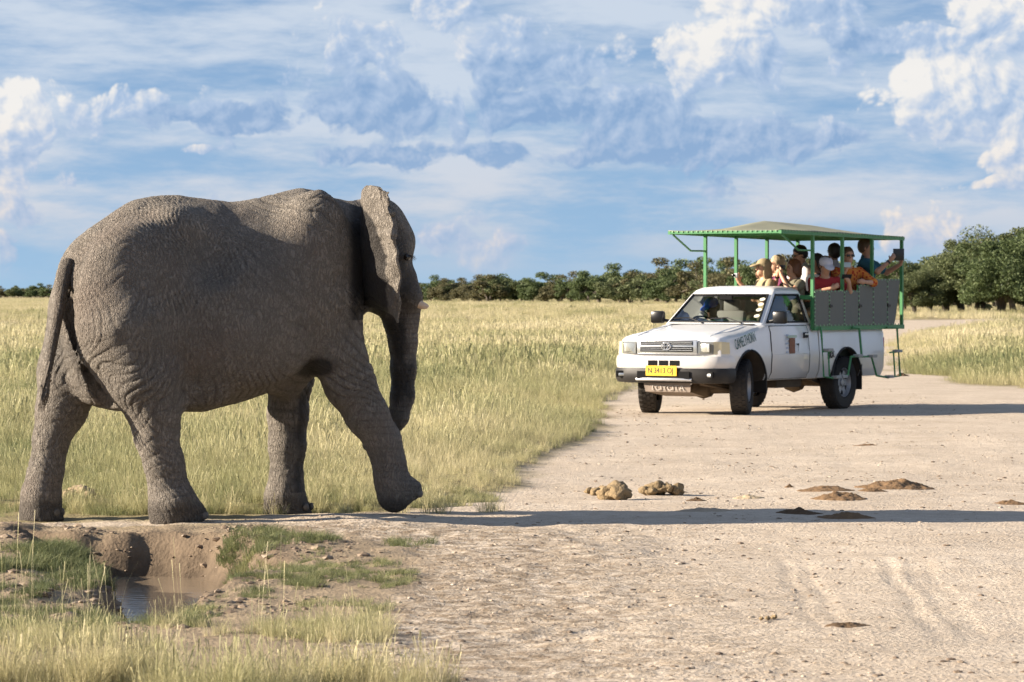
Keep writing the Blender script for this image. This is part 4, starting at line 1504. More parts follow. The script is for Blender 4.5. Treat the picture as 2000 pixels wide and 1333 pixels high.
heap(1500, 1214, 52, 14, dung_fresh, 'straw coloured dung lump alone on the near road', 14, 3)
heap(1655, 1226, 90, 12, dung_dark, 'scattered dark dung crumbs on the near road', 15)
heap(1975, 983, 70, 10, dung_old, 'thin orange dung smear by the wheel tracks', 16)
heap(1690, 872, 50, 6, dung_old, 'tiny worn dung patch on the road in front of the truck', 17)
heap(150, 990, 70, 34, paint('dung_tan', (.36, .27, .17), .95, var=.35, scale=18, bump=.02), 'tan dung lumps in the grass between the hind feet', 18, 5)
heap(1762, 735, 26, 9, dung_dark, 'small brown dung lump behind the truck', 19)
# ------------------------------------------------------------------ the safari truck
TX, TY, TPSI = 2.47, 48.2, R(32)
ts, tc_ = math.sin(TPSI), math.cos(TPSI)
TROT = -(math.pi / 2 + TPSI)


def TXL(px, yl):
    """truck-space x (forward positive) of something seen at column px, yl to the truck's left"""
    k = (px - 1000) / FPX
    # X = TX - x ts + yl tc ; Y = TY - x tc - yl ts
    return (TX + yl * tc_ - k * (TY - yl * ts)) / (ts - k * tc_)


def TP(px, py, yl):
    x = TXL(px, yl)
    Y = TY - x * tc_ - yl * ts
    return Vector((x, yl, CAMH - (py - HOR) * Y / FPX))


def TW(p):
    """truck space to world"""
    return Vector((TX - p[0] * ts + p[1] * tc_, TY - p[0] * tc_ - p[1] * ts, p[2]))


white = paint('white_paint', (.80, .80, .81), .28, var=.04, scale=3, spec=.5, coat=.35, dirt=((.44, .36, .275), .38, .92, .55))
black_pl = paint('black_plastic', (.012, .012, .014), .5, var=.2, scale=10, spec=.3, dirt=((.16, .135, .11), .25, .60, .12))
rubber = paint('tyre_rubber', (.020, .020, .022), .85, var=.3, scale=14, spec=.15, dirt=((.10, .085, .07), -.38, .10, .5))
steel = paint('wheel_steel', (.36, .36, .38), .42, metal=.6, var=.15, dirt=((.2, .17, .14), -.2, .2, .3))
chrome = paint('dull_chrome', (.62, .63, .65), .28, metal=.75, var=.06)
dark_in = paint('dark_interior', (.010, .010, .011), .8, spec=.1)
arch_in = paint('dusty_wheel_well', (.060, .047, .036), .95, var=.4, scale=6)
under = paint('dusty_underbody', (.12, .088, .060), .95, var=.4, scale=6)
green = paint('green_tube', (.055, .22, .080), .45, var=.15, scale=9)
green_lt = paint('pale_green_lacing', (.26, .44, .26), .7)
canvas = paint('grey_green_canvas', (.235, .235, .165), .9, var=.10, scale=5, bump=.01)
panel_m = paint('grey_canvas_panel', (.165, .168, .152), .9, var=.10, scale=6, bump=.004)
amber = paint('cream_indicator', (.62, .53, .33), .25, coat=.5)
seat_m = paint('pale_seat_cover', (.27, .255, .24), .9, var=.1, bump=.01)
pad_m = paint('grey_step_pad', (.36, .35, .33), .8)
plate_m = paint('yellow_plate', (.80, .50, .025), .45, var=.05)
ink = paint('black_lettering', (.03, .028, .025), .6)
teal_ink = paint('dark_green_lettering', (.018, .075, .065), .5)


def glass_mat(name, tint, refl=.10):
    m = bpy.data.materials.new(name)
    m.use_nodes = True
    nt = m.node_tree
    nt.nodes.clear()
    out = nt.nodes.new('ShaderNodeOutputMaterial')
    fr = N(nt, 'ShaderNodeFresnel', {'IOR': 1.5}).outputs[0]
    f = M(nt, 'ADD', M(nt, 'MULTIPLY', fr, 1.4), refl * .3, clamp=True)
    t = N(nt, 'ShaderNodeBsdfTransparent', {'Color': (*tint, 1)})
    gl = N(nt, 'ShaderNodeBsdfGlossy', {'Roughness': .02})
    mx = N(nt, 'ShaderNodeMixShader', {0: f, 1: t.outputs[0], 2: gl.outputs[0]})
    nt.links.new(mx.outputs[0], out.inputs[0])
    return m


glass = glass_mat('window_glass', (.78, .83, .82))
lens = glass_mat('lamp_glass', (.92, .92, .9))


def shade_auto(o, ang=35):
    bm = bmesh.new()
    bm.from_mesh(o.data)
    bmesh.ops.recalc_face_normals(bm, faces=bm.faces[:])
    for f in bm.faces:
        f.smooth = True
    for e in bm.edges:
        e.smooth = not (len(e.link_faces) == 2 and e.calc_face_angle(0) > R(ang))
    bm.to_mesh(o.data)
    bm.free()
    return o


def loft(name, stations, mat, parent):
    """stations: (x, [(y, z) from the bottom outer edge up to the centre line])"""
    vs, fs = [], []
    n = None
    for x, pts in stations:
        ring = [(x, y, z) for y, z in pts]
        ring += [(x, -y, z) for y, z in reversed(pts[:-1])]
        n = len(ring)
        vs += ring
    for i in range(len(stations) - 1):
        for k in range(n):
            fs.append((i * n + k, i * n + (k + 1) % n, (i + 1) * n + (k + 1) % n, (i + 1) * n + k))
    fs.append(tuple(range(n)))
    fs.append(tuple((len(stations) - 1) * n + k for k in reversed(range(n))))
    o = mesh_obj(name, vs, fs, mat, parent)
    return shade_auto(o)


def cut(o, cutters, mat):
    for c in cutters:
        c.data.materials.clear()
        c.data.materials.append(mat)
        c.parent = o.parent
        md = o.modifiers.new('cut', 'BOOLEAN')
        md.object = c
        md.operation = 'DIFFERENCE'
        md.solver = 'EXACT'
        try:
            md.material_mode = 'TRANSFER'
        except Exception:
            pass
    bpy.context.view_layer.update()
    apply_mods(o)
    for c in cutters:
        bpy.data.objects.remove(c)
    return shade_auto(o)


def arch_cutter(x, side, r=.455, z=.40):
    n = 40
    vs, fs = [], []
    for y in (.40, 1.05):
        # flat below, so that the opening runs down past the sill
        vs += [(x + r * math.cos(t), side * y, z + r * math.sin(t)) for t in np.linspace(0, math.pi, n)] + [(x - r * .98, side * y, z - .3), (x + r * .98, side * y, z - .3)]
    k = n + 2
    fs = [tuple(range(k)), tuple(range(2 * k - 1, k - 1, -1))] + [(i, k + i, k + (i + 1) % k, (i + 1) % k) for i in range(k)]
    return MB().add(vs, fs).build('cutter', None)


def text(name, s, mat, parent, origin, xdir, ydir, size, width=None, ext=.002, align='CENTER', bold=0.0, shear=0.0):
    cu = bpy.data.curves.new(name, 'FONT')
    cu.body = s
    cu.size = size
    cu.align_x = align
    cu.align_y = 'CENTER'
    cu.extrude = ext
    cu.offset = bold
    cu.shear = shear
    t = bpy.data.objects.new(name, cu)
    COL.objects.link(t)
    bpy.context.view_layer.update()
    dg = bpy.context.evaluated_depsgraph_get()
    me = bpy.data.meshes.new_from_object(t.evaluated_get(dg))
    bpy.data.objects.remove(t)
    me.materials.clear()
    me.materials.append(mat)
    o = bpy.data.objects.new(name, me)
    COL.objects.link(o)
    xs_ = [v.co.x for v in me.vertices]
    kx = width / (max(xs_) - min(xs_)) if width else 1.0
    X, Yv = Vector(xdir).normalized(), Vector(ydir).normalized()
    Z = X.cross(Yv)
    Mx = Matrix((X * kx, Yv, Z)).transposed().to_4x4()
    Mx.translation = Vector(origin)
    me.transform(Mx)
    o.parent = parent
    return o


def sweep(path, prof, closed=False):
    """path of (x, y) seen from above, prof of (outward, z)"""
    vs, fs = [], []
    n = len(path)
    m = len(prof)
    for i, p in enumerate(path):
        a, b = Vector(path[max(i - 1, 0)]), Vector(path[min(i + 1, n - 1)])
        d = (b - a).normalized()
        nn = Vector((d.y, -d.x))
        for o_, z in prof:
            q = Vector(p) + nn * o_
            vs.append((q.x, q.y, z))
    for i in range(n - 1):
        for k in range(m - 1):
            fs.append((i * m + k, i * m + k + 1, (i + 1) * m + k + 1, (i + 1) * m + k))
    return vs, fs


def build_truck():
    root = empty('safari_truck', (TX, TY, 0), TROT)
    tag(root, 'white open sided safari pickup truck with green canopy frame full of passengers', 'truck')
    BELT = 1.19

    def side(k, zb, z6, z7, z8, y7=.40, zlow=.45):
        return [(.60 * k, zlow - .02), (.775 * k, zlow), (.825 * k, zlow + .10), (.840 * k, .78), (.832 * k, .85), (.812 * k, zb - .10), (.785 * k, zb - .015), (.73 * k, z6), (y7 * k, z7), (0, z8)]
    stn = [(.745, side(.85, .975, .985, .99, .995, zlow=.60)), (.715, side(.93, .99, 1.01, 1.018, 1.022, zlow=.55)), (.64, side(.975, 1.01, 1.035, 1.05, 1.052)), (.45, side(1, 1.035, 1.062, 1.09, 1.095)),
           (.1, side(1, 1.075, 1.10, 1.135, 1.140)), (-.25, side(1, 1.125, 1.15, 1.178, 1.182)), (-.40, side(1, 1.165, 1.175, 1.195, 1.20)), (-.47, side(1, BELT, 1.19, 1.195, 1.20)), (-.74, side(1, BELT, 1.19, 1.18, 1.18)),
           (-.75, side(1, BELT, 1.19, .66, .66, .71)), (-1.86, side(1, BELT, 1.19, .66, .66, .71)), (-1.87, side(1, BELT, 1.19, 1.19, 1.19)), (-1.99, side(1, BELT, 1.18, 1.18, 1.18))]
    body = loft('cab_body', stn, white, root)
    cut(body, [arch_cutter(0, 1), arch_cutter(0, -1)], arch_in)
    # raised strip lines on the bonnet
    for s in (-1, 1):
        m = MB()
        m.tube([(.62, s * .55, 1.044), (.2, s * .56, 1.127), (-.3, s * .55, 1.186)], .010, 6)
        m.build('bonnet_crease', white, root, smooth=True)
    m = MB()
    m.box((-.43, 0, 1.200), (.07, 1.30, .012))
    cowl = m.build('cowl_grille', black_pl, root)
    for y0, y1 in ((-.15, -.62), (.45, -.05)):
        m = MB()
        m.tube([(-.45, y0, 1.215), (-.52, (y0 + y1) / 2, 1.285), (-.50, y1, 1.275)], .009, 5)
        m.build('wiper', black_pl, cowl)
    # greenhouse: rings (z, front x, rear x, half width)
    rings = [(1.185, -.43, -1.985, .765), (1.225, -.475, -1.975, .755), (1.60, -.945, -1.875, .645), (1.655, -1.03, -1.85, .620), (1.695, -1.13, -1.79, .555), (1.715, -1.30, -1.68, .40)]
    pts = []
    for z, xf, xr, w in rings:
        b = (z - 1.185) / .5
        h = [(xf, 0), (xf - .012, w * .45), (xf - .035, w - .065), (xf - .075, w - .012), (xf - .125, w), (xr + .19 - .05 * b, w + .004), (xr + .06, w - .005), (xr + .01, w - .06), (xr, w * .5), (xr, 0)]
        r_ = [(x, y, z) for x, y in h] + [(x, -y, z) for x, y in reversed(h[1:-1])]
        pts.append(r_)
    n = len(pts[0])
    vs = [p for r_ in pts for p in r_] + [(-1.48, 0, 1.722)]
    fs, gl_f = [], {'windscreen': [], 'side_window_a': [], 'side_window_b': [], 'rear_window': []}
    for i in range(len(pts) - 1):
        for k in range(n):
            q = (i * n + k, i * n + (k + 1) % n, (i + 1) * n + (k + 1) % n, (i + 1) * n + k)
            g_ = None
            if i == 1:
                if k in (0, 1, n - 1, n - 2):
                    g_ = 'windscreen'
                elif k == 4:
                    g_ = 'side_window_a'
                elif k == n - 5:
                    g_ = 'side_window_b'
                elif k in (7, 8, 9, 10):
                    g_ = 'rear_window'
            if g_:
                gl_f[g_].append(q)
            else:
                fs.append(q)
    for k in range(n):
        fs.append(((len(pts) - 1) * n + k, (len(pts) - 1) * n + (k + 1) % n, len(vs) - 1))
    cab = mesh_obj('cab_roof', vs, fs, white, root)
    md = cab.modifiers.new('thick', 'SOLIDIFY')
    md.thickness = .035
    md.offset = -1
    md2 = cab.modifiers.new('bev', 'BEVEL')
    md2.width = .010
    md2.segments = 2
    shade_auto(cab)
    apply_mods(cab)
    shade_auto(cab, 40)
    V3 = [Vector(v) for v in vs]
    cen = Vector((-1.3, 0, 1.4))
    for g_, q in gl_f.items():
        used = sorted({i for f in q for i in f})
        mp = {u: i for i, u in enumerate(used)}
        gv = [V3[u] + (cen - V3[u]).normalized() * .014 for u in used]
        nm = 'side_window' if g_.startswith('side') else g_
        wo = mesh_obj(nm, gv, [tuple(mp[i] for i in f) for f in q], glass, cab)
        # black rubber seal round each pane
        ed = {}
        for f in q:
            for a, b in zip(f, f[1:] + f[:1]):
                kk = tuple(sorted((a, b)))
                ed[kk] = ed.get(kk, 0) + 1
        nxt = {}
        for (a, b), c in ed.items():
            if c == 1:
                nxt.setdefault(a, []).append(b)
                nxt.setdefault(b, []).append(a)
        st_ = next(iter(nxt))
        loop = [st_, nxt[st_][0]]
        while True:
            c = [x for x in nxt[loop[-1]] if x != loop[-2]][0]
            if c == st_:
                break
            loop.append(c)
        m = MB()
        lp = [V3[i] + (cen - V3[i]).normalized() * .002 for i in loop]
        m.tube(lp + [lp[0], lp[1]], .014, 6, False)
        m.build('window_seal', black_pl, wo, smooth=True)
        if g_ == 'windscreen':
            for (u, w_) in ((.905, .80), (.90, .62), (.905, .42), (.90, .20)):
                # licence and park stickers along the pane's left edge
                bl, tl_ = Vector((-.53, .655, 1.225)), Vector((-.998, .552, 1.60))
                p = bl.lerp(tl_, w_) + Vector((.016, -.03, .012))
                d = MB()
                nn = Vector((.62, 0, .78)).normalized()
                uu = Vector((0, 1, 0))
                ww = nn.cross(uu)
                d.add([p + (uu * math.cos(t) * .042 + ww * math.sin(t) * .034) for t in np.linspace(0, 2 * math.pi, 16, endpoint=False)], [tuple(range(16))])
                d.build('sticker', paint('sticker_paper', (.72, .70, .58), .6), wo)
    # doors with handle and mirror
    for s in (1, -1):
        d = MB()
        prof = [(.772, .462), (.825, .55), (.840, .78), (.832, .85), (.812, 1.09), (.785, 1.172)]
        x0, x1 = -.60, -1.70
        vs_, fs_ = [], []
        for x in (x0, x0 - .012, x1 + .012, x1):
            for y, z in prof:
                o_ = .010 if x in (x0 - .012, x1 + .012) else .001
                vs_.append((x, s * (y + o_), z))
        for i in range(3):
            for k in range(5):
                fs_.append((i * 6 + k, i * 6 + k + 1, i * 6 + 6 + k + 1, i * 6 + 6 + k))
        d.add(vs_, fs_)
        dr = d.build('door', white, root, smooth=True)
        h = MB()
        h.box((-1.60, s * .838, 1.045), (.13, .016, .075), bev=.006)
        hd = h.build('door_handle', black_pl, dr, smooth=True)
        h = MB()
        h.box((-1.60, s * .848, 1.058), (.10, .012, .022), bev=.004)
        h.build('handle_lever', chrome, hd)
        mr = MB()
        mr.tube([(-.66, s * .76, 1.235), (-.64, s * .86, 1.25)], .022, 8)
        mr.box((-.635, s * .945, 1.29), (.095, .20, .17), bev=.03)
        mo = mr.build('wing_mirror', paint('gloss_black', (.006, .006, .007), .3, spec=.35), root, smooth=True)
        g2 = MB()
        g2.box((-.686, s * .945, 1.29), (.006, .165, .135))
        g2.build('mirror_glass', chrome, mo)
        se = MB()
        ol = [(x0, y, z) for y, z in prof] + [(x1, y, z) for y, z in reversed(prof)]
        se.tube([(x, s * (y + .004), z) for x, y, z in ol] + [(x0, s * (prof[0][0] + .004), prof[0][1])], .007, 5, False)
        se.build('door_seam', dark_in, dr)
        st_ = MB()
        st_.tube([(-.62, s * .846, .795), (-1.68, s * .846, .795)], .006, 6)
        st_.build('door_crease', white, dr)
    # cargo bed
    def bside(zt, zin, k=1.0):
        return [(.60 * k, .43), (.78 * k, .45), (.825 * k, .56), (.835 * k, .78), (.828 * k, .85), (.82 * k, zt - .06), (.80 * k, zt), (.755 * k, zt), (.745 * k, zin), (0, zin)]
    bed = loft('cargo_bed', [(-2.03, bside(1.11, 1.10)), (-2.07, bside(1.11, 1.10)), (-2.08, bside(1.11, .72)), (-4.0, bside(1.11, .72)), (-4.01, bside(1.11, 1.10)), (-4.06, bside(1.10, 1.10, .985))], white, root)
    cut(bed, [arch_cutter(-2.85, 1), arch_cutter(-2.85, -1)], arch_in)
    for s in (1, -1):
        m = MB()
        m.box((-4.05, s * .775, .86), (.05, .09, .26), bev=.012)
        m.build('tail_lamp', paint('red_lens', (.35, .02, .015), .25, coat=.5), root, smooth=True)
        # dark lips round the wheel openings
        for x in (0, -2.85):
            m = MB()
            # the lip follows the arch on the body side
            m.tube([(x + .457 * math.cos(t), s * .836, .40 + .457 * math.sin(t)) for t in np.linspace(R(8), R(172), 22)], .016, 6)
            m.build('wheel_arch_lip', black_pl, root, smooth=True)
        m = MB()
        m.box((-.50, s * .68, .46), (.016, .27, .36), bev=.005)
        m.build('mud_flap', black_pl, root)
        m = MB()
        m.box((-3.32, s * .70, .44), (.016, .27, .36), bev=.005)
        m.build('mud_flap', black_pl, root)
    # bumper: white upper beam, black lower part
    path = [(.46, -.845), (.60, -.845), (.70, -.815), (.78, -.73), (.835, -.55), (.862, -.28), (.87, 0), (.862, .28), (.835, .55), (.78, .73), (.70, .815), (.60, .845), (.46, .845)]
    v_, f_ = sweep(path, [(-.12, .79), (-.01, .785), (.006, .74), (.008, .66), (-.004, .625), (-.06, .62)])
    m = MB()
    m.add(v_, f_)
    bu = m.build('bumper', white, root, smooth=True)
    v_, f_ = sweep(path, [(-.08, .628), (.010, .622), (.022, .56), (.018, .48), (-.01, .435), (-.10, .425)])
    m = MB()
    m.add(v_, f_)
    lo = m.build('lower_bumper', black_pl, bu, smooth=True)
    for y in (-.165, 0, .165):
        m = MB()
        m.box((.874, y, .695), (.012, .145, .070), bev=.004)
        m.build('bumper_slot', dark_in, bu)
    m = MB()
    m.box((.882, 0, .535), (.02, .80, .10), bev=.006)
    m.build('air_intake', dark_in, lo)
    m = MB()
    m.tube([(.86, -.42, .475), (.892, -.2, .478), (.896, 0, .478), (.892, .2, .478), (.86, .42, .475)], .022, 8)
    m.build('skid_bar', chrome, lo, smooth=True)
    for s in (-1, 1):
        m = MB()
        rot = Matrix.Rotation(s * R(-24), 3, 'Z') if s > 0 else Matrix.Rotation(R(24), 3, 'Z')
        m.box((.812, s * .64, .545), (.03, .22, .085), rot, .012)
        fr = m.build('fog_lamp_recess', dark_in, lo, smooth=True)
        m = MB()
        m.box((.826, s * .645, .535), (.02, .13, .045), rot, .012)
        m.build('fog_lamp', chrome, fr, smooth=True)
    # number plate
    m = MB()
    m.box((.902, -.02, .592), (.008, .47, .135), bev=.003)
    pl = m.build('number_plate', plate_m, root)
    text('plate_lettering', 'N 3413 OJ', ink, pl, (.9075, -.03, .592), (0, 1, 0), (0, 0, 1), .105, .375)
    # grille
    m = MB()
    m.box((.765, 0, .905), (.06, .92, .195), bev=.02)
    gr = m.build('grille', chrome, root, smooth=True)
    for z, h in ((.958, .056), (.876, .066)):
        m = MB()
        m.box((.797, 0, z), (.012, .80, h), bev=.005)
        sl_ = m.build('grille_slot', dark_in, gr)
        m = MB()
        for q in (-.2, .2):
            m.box((.803, 0, z + q * h), (.004, .78, .006))
        m.build('grille_bar', chrome, sl_)
    em = MB()
    def ering(cy, cz, ry, rz_, r_=.008):
        return [(.812, cy + ry * math.cos(t), cz + rz_ * math.sin(t)) for t in np.linspace(0, 2 * math.pi, 25)]
    em.tube(ering(0, .917, .068, .048), .0075, 6, False)
    em.tube(ering(0, .917, .028, .045), .0065, 6, False)
    em.tube(ering(0, .936, .052, .020), .0065, 6, False)
    em.build('badge', paint('bright_chrome', (.80, .80, .82), .15, metal=.9), gr, smooth=True)
    # lamps
    for s in (-1, 1):
        m = MB()
        P_in = [(.790, s * .475, .815), (.755, s * .690, .815), (.755, s * .690, .978), (.782, s * .475, .978)]
        P_bk = [(.70, s * .475, .815), (.66, s * .690, .815), (.66, s * .690, .978), (.70, s * .475, .978)]
        m.add(P_in + P_bk, [(0, 1, 2, 3), (4, 5, 6, 7), (0, 1, 5, 4), (1, 2, 6, 5), (2, 3, 7, 6), (3, 0, 4, 7)])
        hl = m.build('headlight', paint('lamp_housing', (.22, .22, .21), .25, metal=.3), root)
        m = MB()
        m.box((.775, s * .575, .897), (.03, .15, .115), Matrix.Rotation(-s * R(9), 3, 'Z'), .014)
        m.build('reflector', paint('lamp_reflector', (.60, .60, .56), .25, metal=.3), hl, smooth=True)
        m = MB()
        m.add([(p[0] + .030, p[1], p[2]) for p in P_in], [(0, 1, 2, 3)])
        m.build('lens', lens, hl)
        m = MB()
        q = [(.760, s * .694, .815), (.705, s * .785, .815), (.60, s * .852, .82), (.60, s * .845, .97), (.70, s * .775, .978), (.755, s * .694, .978)]
        q2 = [(x - .05, y * .93, z) for x, y, z in q]
        m.add(q + q2, [(0, 1, 4, 5), (1, 2, 3, 4), (6, 7, 1, 0), (7, 8, 2, 1), (5, 4, 10, 11), (4, 3, 9, 10), (2, 8, 9, 3), (0, 5, 11, 6)])
        m.build('indicator', amber, root)
    # under the nose: guard plate, axle, steering links
    m = MB()
    m.add([(.78, -.36, .43), (.78, .36, .43), (.76, .34, .31), (.76, -.34, .31), (.30, -.30, .24), (.30, .30, .24)], [(0, 1, 2, 3), (3, 2, 5, 4)])
    gp = m.build('guard_plate', paint('worn_guard_plate', (.25, .20, .165), .8, var=.4, scale=9), root)
    text('guard_lettering', 'TOYOTA', paint('faded_letters', (.40, .36, .32), .8), gp, (.780, 0, .362), (0, 1, 0), (-.16, 0, .98), .10, .52)
    m = MB()
    m.tube([(0, -.62, .33), (0, -.2, .33), (0, .2, .33), (0, .62, .33)], [.05, .06, .06, .05], 8)
    m.lathe([(.001, -.16), (.10, -.11), (.13, 0), (.10, .11), (.001, .16)], (0, .12, .33), 16)
    for s in (-1, 1):
        m.tube([(.05, s * .25, .42), (.02, s * .60, .34)], .03, 6)
        m.tube([(.55, s * .36, .42), (.05, s * .55, .33)], .025, 6)
    m.build('front_axle', under, root, smooth=True)
    m = MB()
    for s in (-1, 1):
        m.box((-1.7, s * .42, .47), (4.6, .09, .11))
    for x in (.3, -.9, -2.2, -3.9):
        m.box((x, 0, .47), (.08, .78, .08))
    m.box((-.7, .05, .42), (.7, .40, .22), bev=.05)
    m.box((-1.65, .42, .40), (.75, .28, .16), bev=.04)
    m.tube([(-.6, -.3, .38), (-1.6, -.34, .36), (-2.4, -.3, .40), (-3.9, -.5, .42)], .035, 8)
    m.build('chassis', under, root, smooth=True)
    m = MB()
    m.tube([(-2.85, -.62, .365), (-2.85, 0, .365), (-2.85, .62, .365)], .055, 8)
    m.lathe([(.001, -.19), (.11, -.12), (.15, 0), (.11, .12), (.001, .19)], (-2.85, 0, .365), 16)
    for s in (-1, 1):
        m.tube([(-2.25, s * .52, .45), (-2.85, s * .52, .33), (-3.5, s * .52, .47)], .03, 6)
    m.build('rear_axle', under, root, smooth=True)

    # wheels
    def wheel(x, y, steer):
        w = empty('wheel', (x, y, .368), steer)
        w.parent = root
        s = 1 if y > 0 else -1
        t = MB()
        W = .115
        prof = [(.205, -W * .80), (.215, -W * .95), (.29, -W * 1.05), (.345, -W * .98), (.362, -W * .80), (.365, -W * .3), (.365, W * .3), (.362, W * .80), (.345, W * .98), (.29, W * 1.05), (.215, W * .95), (.205, W * .80)]
        t.lathe(prof, (0, 0, 0), 48)
        for i in range(30):
            a = 2 * math.pi * i / 30
            for yy, da in ((-.078, 0), (-.026, .06), (.026, -.02), (.078, .08)):
                rt_ = Matrix.Rotation(-(a + da), 3, 'Y')
                c = rt_ @ Vector((.366, yy, 0))
                t.box(c, (.012, .042, .046), rt_)
        t.build('tyre', rubber, w, smooth=True)
        r_ = MB()
        r_.lathe([(.205, -s * .06), (.212, s * W * .75), (.200, s * W * .85), (.190, s * W * .70), (.178, s * W * .45)], (0, 0, 0), 40)
        r_.lathe([(.001, s * W * .62), (.045, s * W * .60), (.055, s * W * .42), (.090, s * W * .40), (.092, s * W * .30)], (0, 0, 0), 28)
        for i in range(6):
            a = 2 * math.pi * i / 6
            rt_ = Matrix.Rotation(-a, 3, 'Y')
            r_.box(rt_ @ Vector((.132, s * W * .40, 0)), (.11, .018, .085), rt_)
        r_.lathe([(.172, s * W * .42), (.186, s * W * .46)], (0, 0, 0), 40)
        ro = r_.build('rim', steel, w, smooth=True)
        b_ = MB()
        b_.lathe([(.001, s * .005), (.195, s * .004)], (0, 0, 0), 28)
        b_.build('brake_disc', dark_in, ro)
    wheel(0, .70, R(20))
    wheel(0, -.70, R(20))
    wheel(-2.85, .70, 0)
    wheel(-2.85, -.70, 0)

    # cab interior
    for y in (-.36, .36):
        m = MB()
        m.box((-1.35, y, .80), (.48, .46, .16), bev=.05)
        m.box((-1.62, y, 1.10), (.13, .46, .56), Matrix.Rotation(R(-12), 3, 'Y'), .05)
        so = m.build('seat', seat_m, root, smooth=True)
        m = MB()
        m.box((-1.70, y, 1.45), (.09, .26, .18), bev=.04)
        m.build('headrest', seat_m, so, smooth=True)
    m = MB()
    m.box((-.66, 0, 1.185), (.26, 1.36, .06), bev=.02)
    m.build('dashboard', dark_in, root, smooth=True)
    m = MB()
    cc_ = Vector((-.93, -.36, 1.20))
    ax = Vector((-.55, 0, .83)).normalized()
    u = Vector((0, 1, 0))
    w_ = ax.cross(u)
    m.tube([cc_ + (u * math.cos(t) + w_ * math.sin(t)) * .185 for t in np.linspace(0, 2 * math.pi, 29)], .014, 6, False)
    m.tube([cc_ + u * .18, cc_ - u * .18], .014, 6)
    m.tube([cc_, cc_ - ax * .25], .022, 6)
    m.build('steering_wheel', dark_in, root, smooth=True)
    m = MB()
    m.box((-.86, .0, 1.555), (.03, .20, .06), bev=.01)
    m.build('rear_view_mirror', dark_in, root)

    # lettering
    xl = TXL(1458, .845)
    text('fender_lettering', 'CAMELTHORN', teal_ink, root, (xl, .829, .985), (-1, -.01, .20), (.28, -.10, 1), .20, .58, ext=.0012)
    m = MB()
    xd = TXL(1547, .85)
    m.box((xd, .855, .905), (.155, .004, .21))
    dc = m.build('door_emblem', paint('emblem_brown', (.22, .085, .04), .6, var=.5, scale=14), root)
    m = MB()
    m.box((xd, .8545, 1.03), (.26, .004, .035))
    m.build('emblem_band', paint('emblem_band', (.45, .55, .45), .6), dc)
    for i in range(5):
        m = MB()
        m.box((xd + .145 - .006 * (i % 2), .8545, 1.05 - i * .058), (.06 + .012 * (i % 3), .004, .022))
        m.build('emblem_line', paint('emblem_blue', (.40, .45, .55), .6), dc)
    m = MB()
    m.add([(xd - .10, .8575, .93), (xd - .20, .8575, .935), (xd - .165, .8575, .80), (xd - .175, .8575, .90)], [(0, 1, 2, 3)])
    m.build('emblem_tree', ink, dc)
    text('bed_lettering', 'SRX', ink, root, (TXL(1623, .84), .842, .755), (-1, 0, .12), (0, 0, 1), .13, .20, ext=.004)

    # ---------------- canopy frame
    zt = lambda x: 2.445 - .013 * (-1.15 - x)
    NX = [TXL(p, .84) for p in (1587, 1645, 1703, 1761)]
    fx = TXL(1525, .86)
    rear = NX[3]
    for x in NX:
        for s in (1, -1):
            m = MB()
            m.box((x, s * .84, (zt(x) + 1.12) / 2), (.042, .042, zt(x) - 1.12))
            m.build('post', green, root)
    for s in (1, -1):
        m = MB()
        m.box(((fx + rear) / 2, s * .86, zt((fx + rear) / 2)), (abs(fx - rear) + .04, .04, .045), Matrix.Rotation(-math.atan2(zt(fx) - zt(rear), fx - rear), 3, 'Y'))
        m.build('roof_rail', green, root)
        m = MB()
        m.tube([(NX[0], s * .84, zt(NX[0]) - .23), (NX[0] + .42, s * .84, zt(NX[0]) - .23), (fx - .06, s * .84, zt(fx) - .03)], .014, 6)
        m.build('overhang_strut', green, root)
        m = MB()
        m.box(((NX[0] + rear) / 2, s * .855, 1.135), (abs(NX[0] - rear) + .02, .05, .06))
        m.build('bed_rail', green, root)
    for x in (fx, NX[0], NX[1], NX[2], rear):
        m = MB()
        m.box((x, 0, zt(x) + .0), (.036, 1.70, .036))
        m.build('roof_crossbar', green, root)
    m = MB()
    m.box((NX[0], 0, 1.56), (.05, 1.68, .06))
    m.build('front_guard_rail', green, root)
    # canvas roof
    nx_, ny_ = 40, 25
    vs_, fs_ = [], []
    cz = lambda x: np.interp(-x, [-fx, 1.95, 2.6, 3.4, -rear + .02], [2.475, 2.625, 2.61, 2.585, 2.44])
    for i in range(nx_):
        x = fx + .015 + (rear - .03 - fx) * i / (nx_ - 1)
        for j in range(ny_):
            v = j / (ny_ - 1) * 2 - 1
            e = zt(x) + .034
            k = 1 - abs(v) ** 1.25
            z = e + max(0, float(cz(x)) - e) * k - .02 * math.sin(math.pi * abs(v)) * (1 + .6 * math.sin(x * 7.5))
            vs_.append((x, v * .875, z))
    for i in range(nx_ - 1):
        for j in range(ny_ - 1):
            a = i * ny_ + j
            fs_.append((a, a + 1, a + ny_ + 1, a + ny_))
    cv = mesh_obj('canvas_roof', vs_, fs_, canvas, root)
    md = cv.modifiers.new('t', 'SOLIDIFY')
    md.thickness = .012
    apply_mods(cv)
    # lacing along the roof edge
    for s in (1, -1):
        m = MB()
        nn_ = 44
        for i in range(nn_):
            x = fx + (rear - fx) * (i + .5) / nn_
            m.box((x, s * .884, zt(x) + .018), (.012, .010, .022), Matrix.Rotation(R(25), 3, 'Y'))
        tag(m.build('roof_lacing', green_lt, root), kind='stuff')
    m = MB()
    for i in range(22):
        m.box((fx + .026, -.84 + 1.68 * (i + .5) / 22, zt(fx) + .014), (.010, .013, .022))
    tag(m.build('roof_lacing', green_lt, root), kind='stuff')
    # side panels, stepped up towards the rear, laced to the frame
    cols = [1589.5, 1618, 1647.5, 1675.5, 1704, 1731.5, 1757]
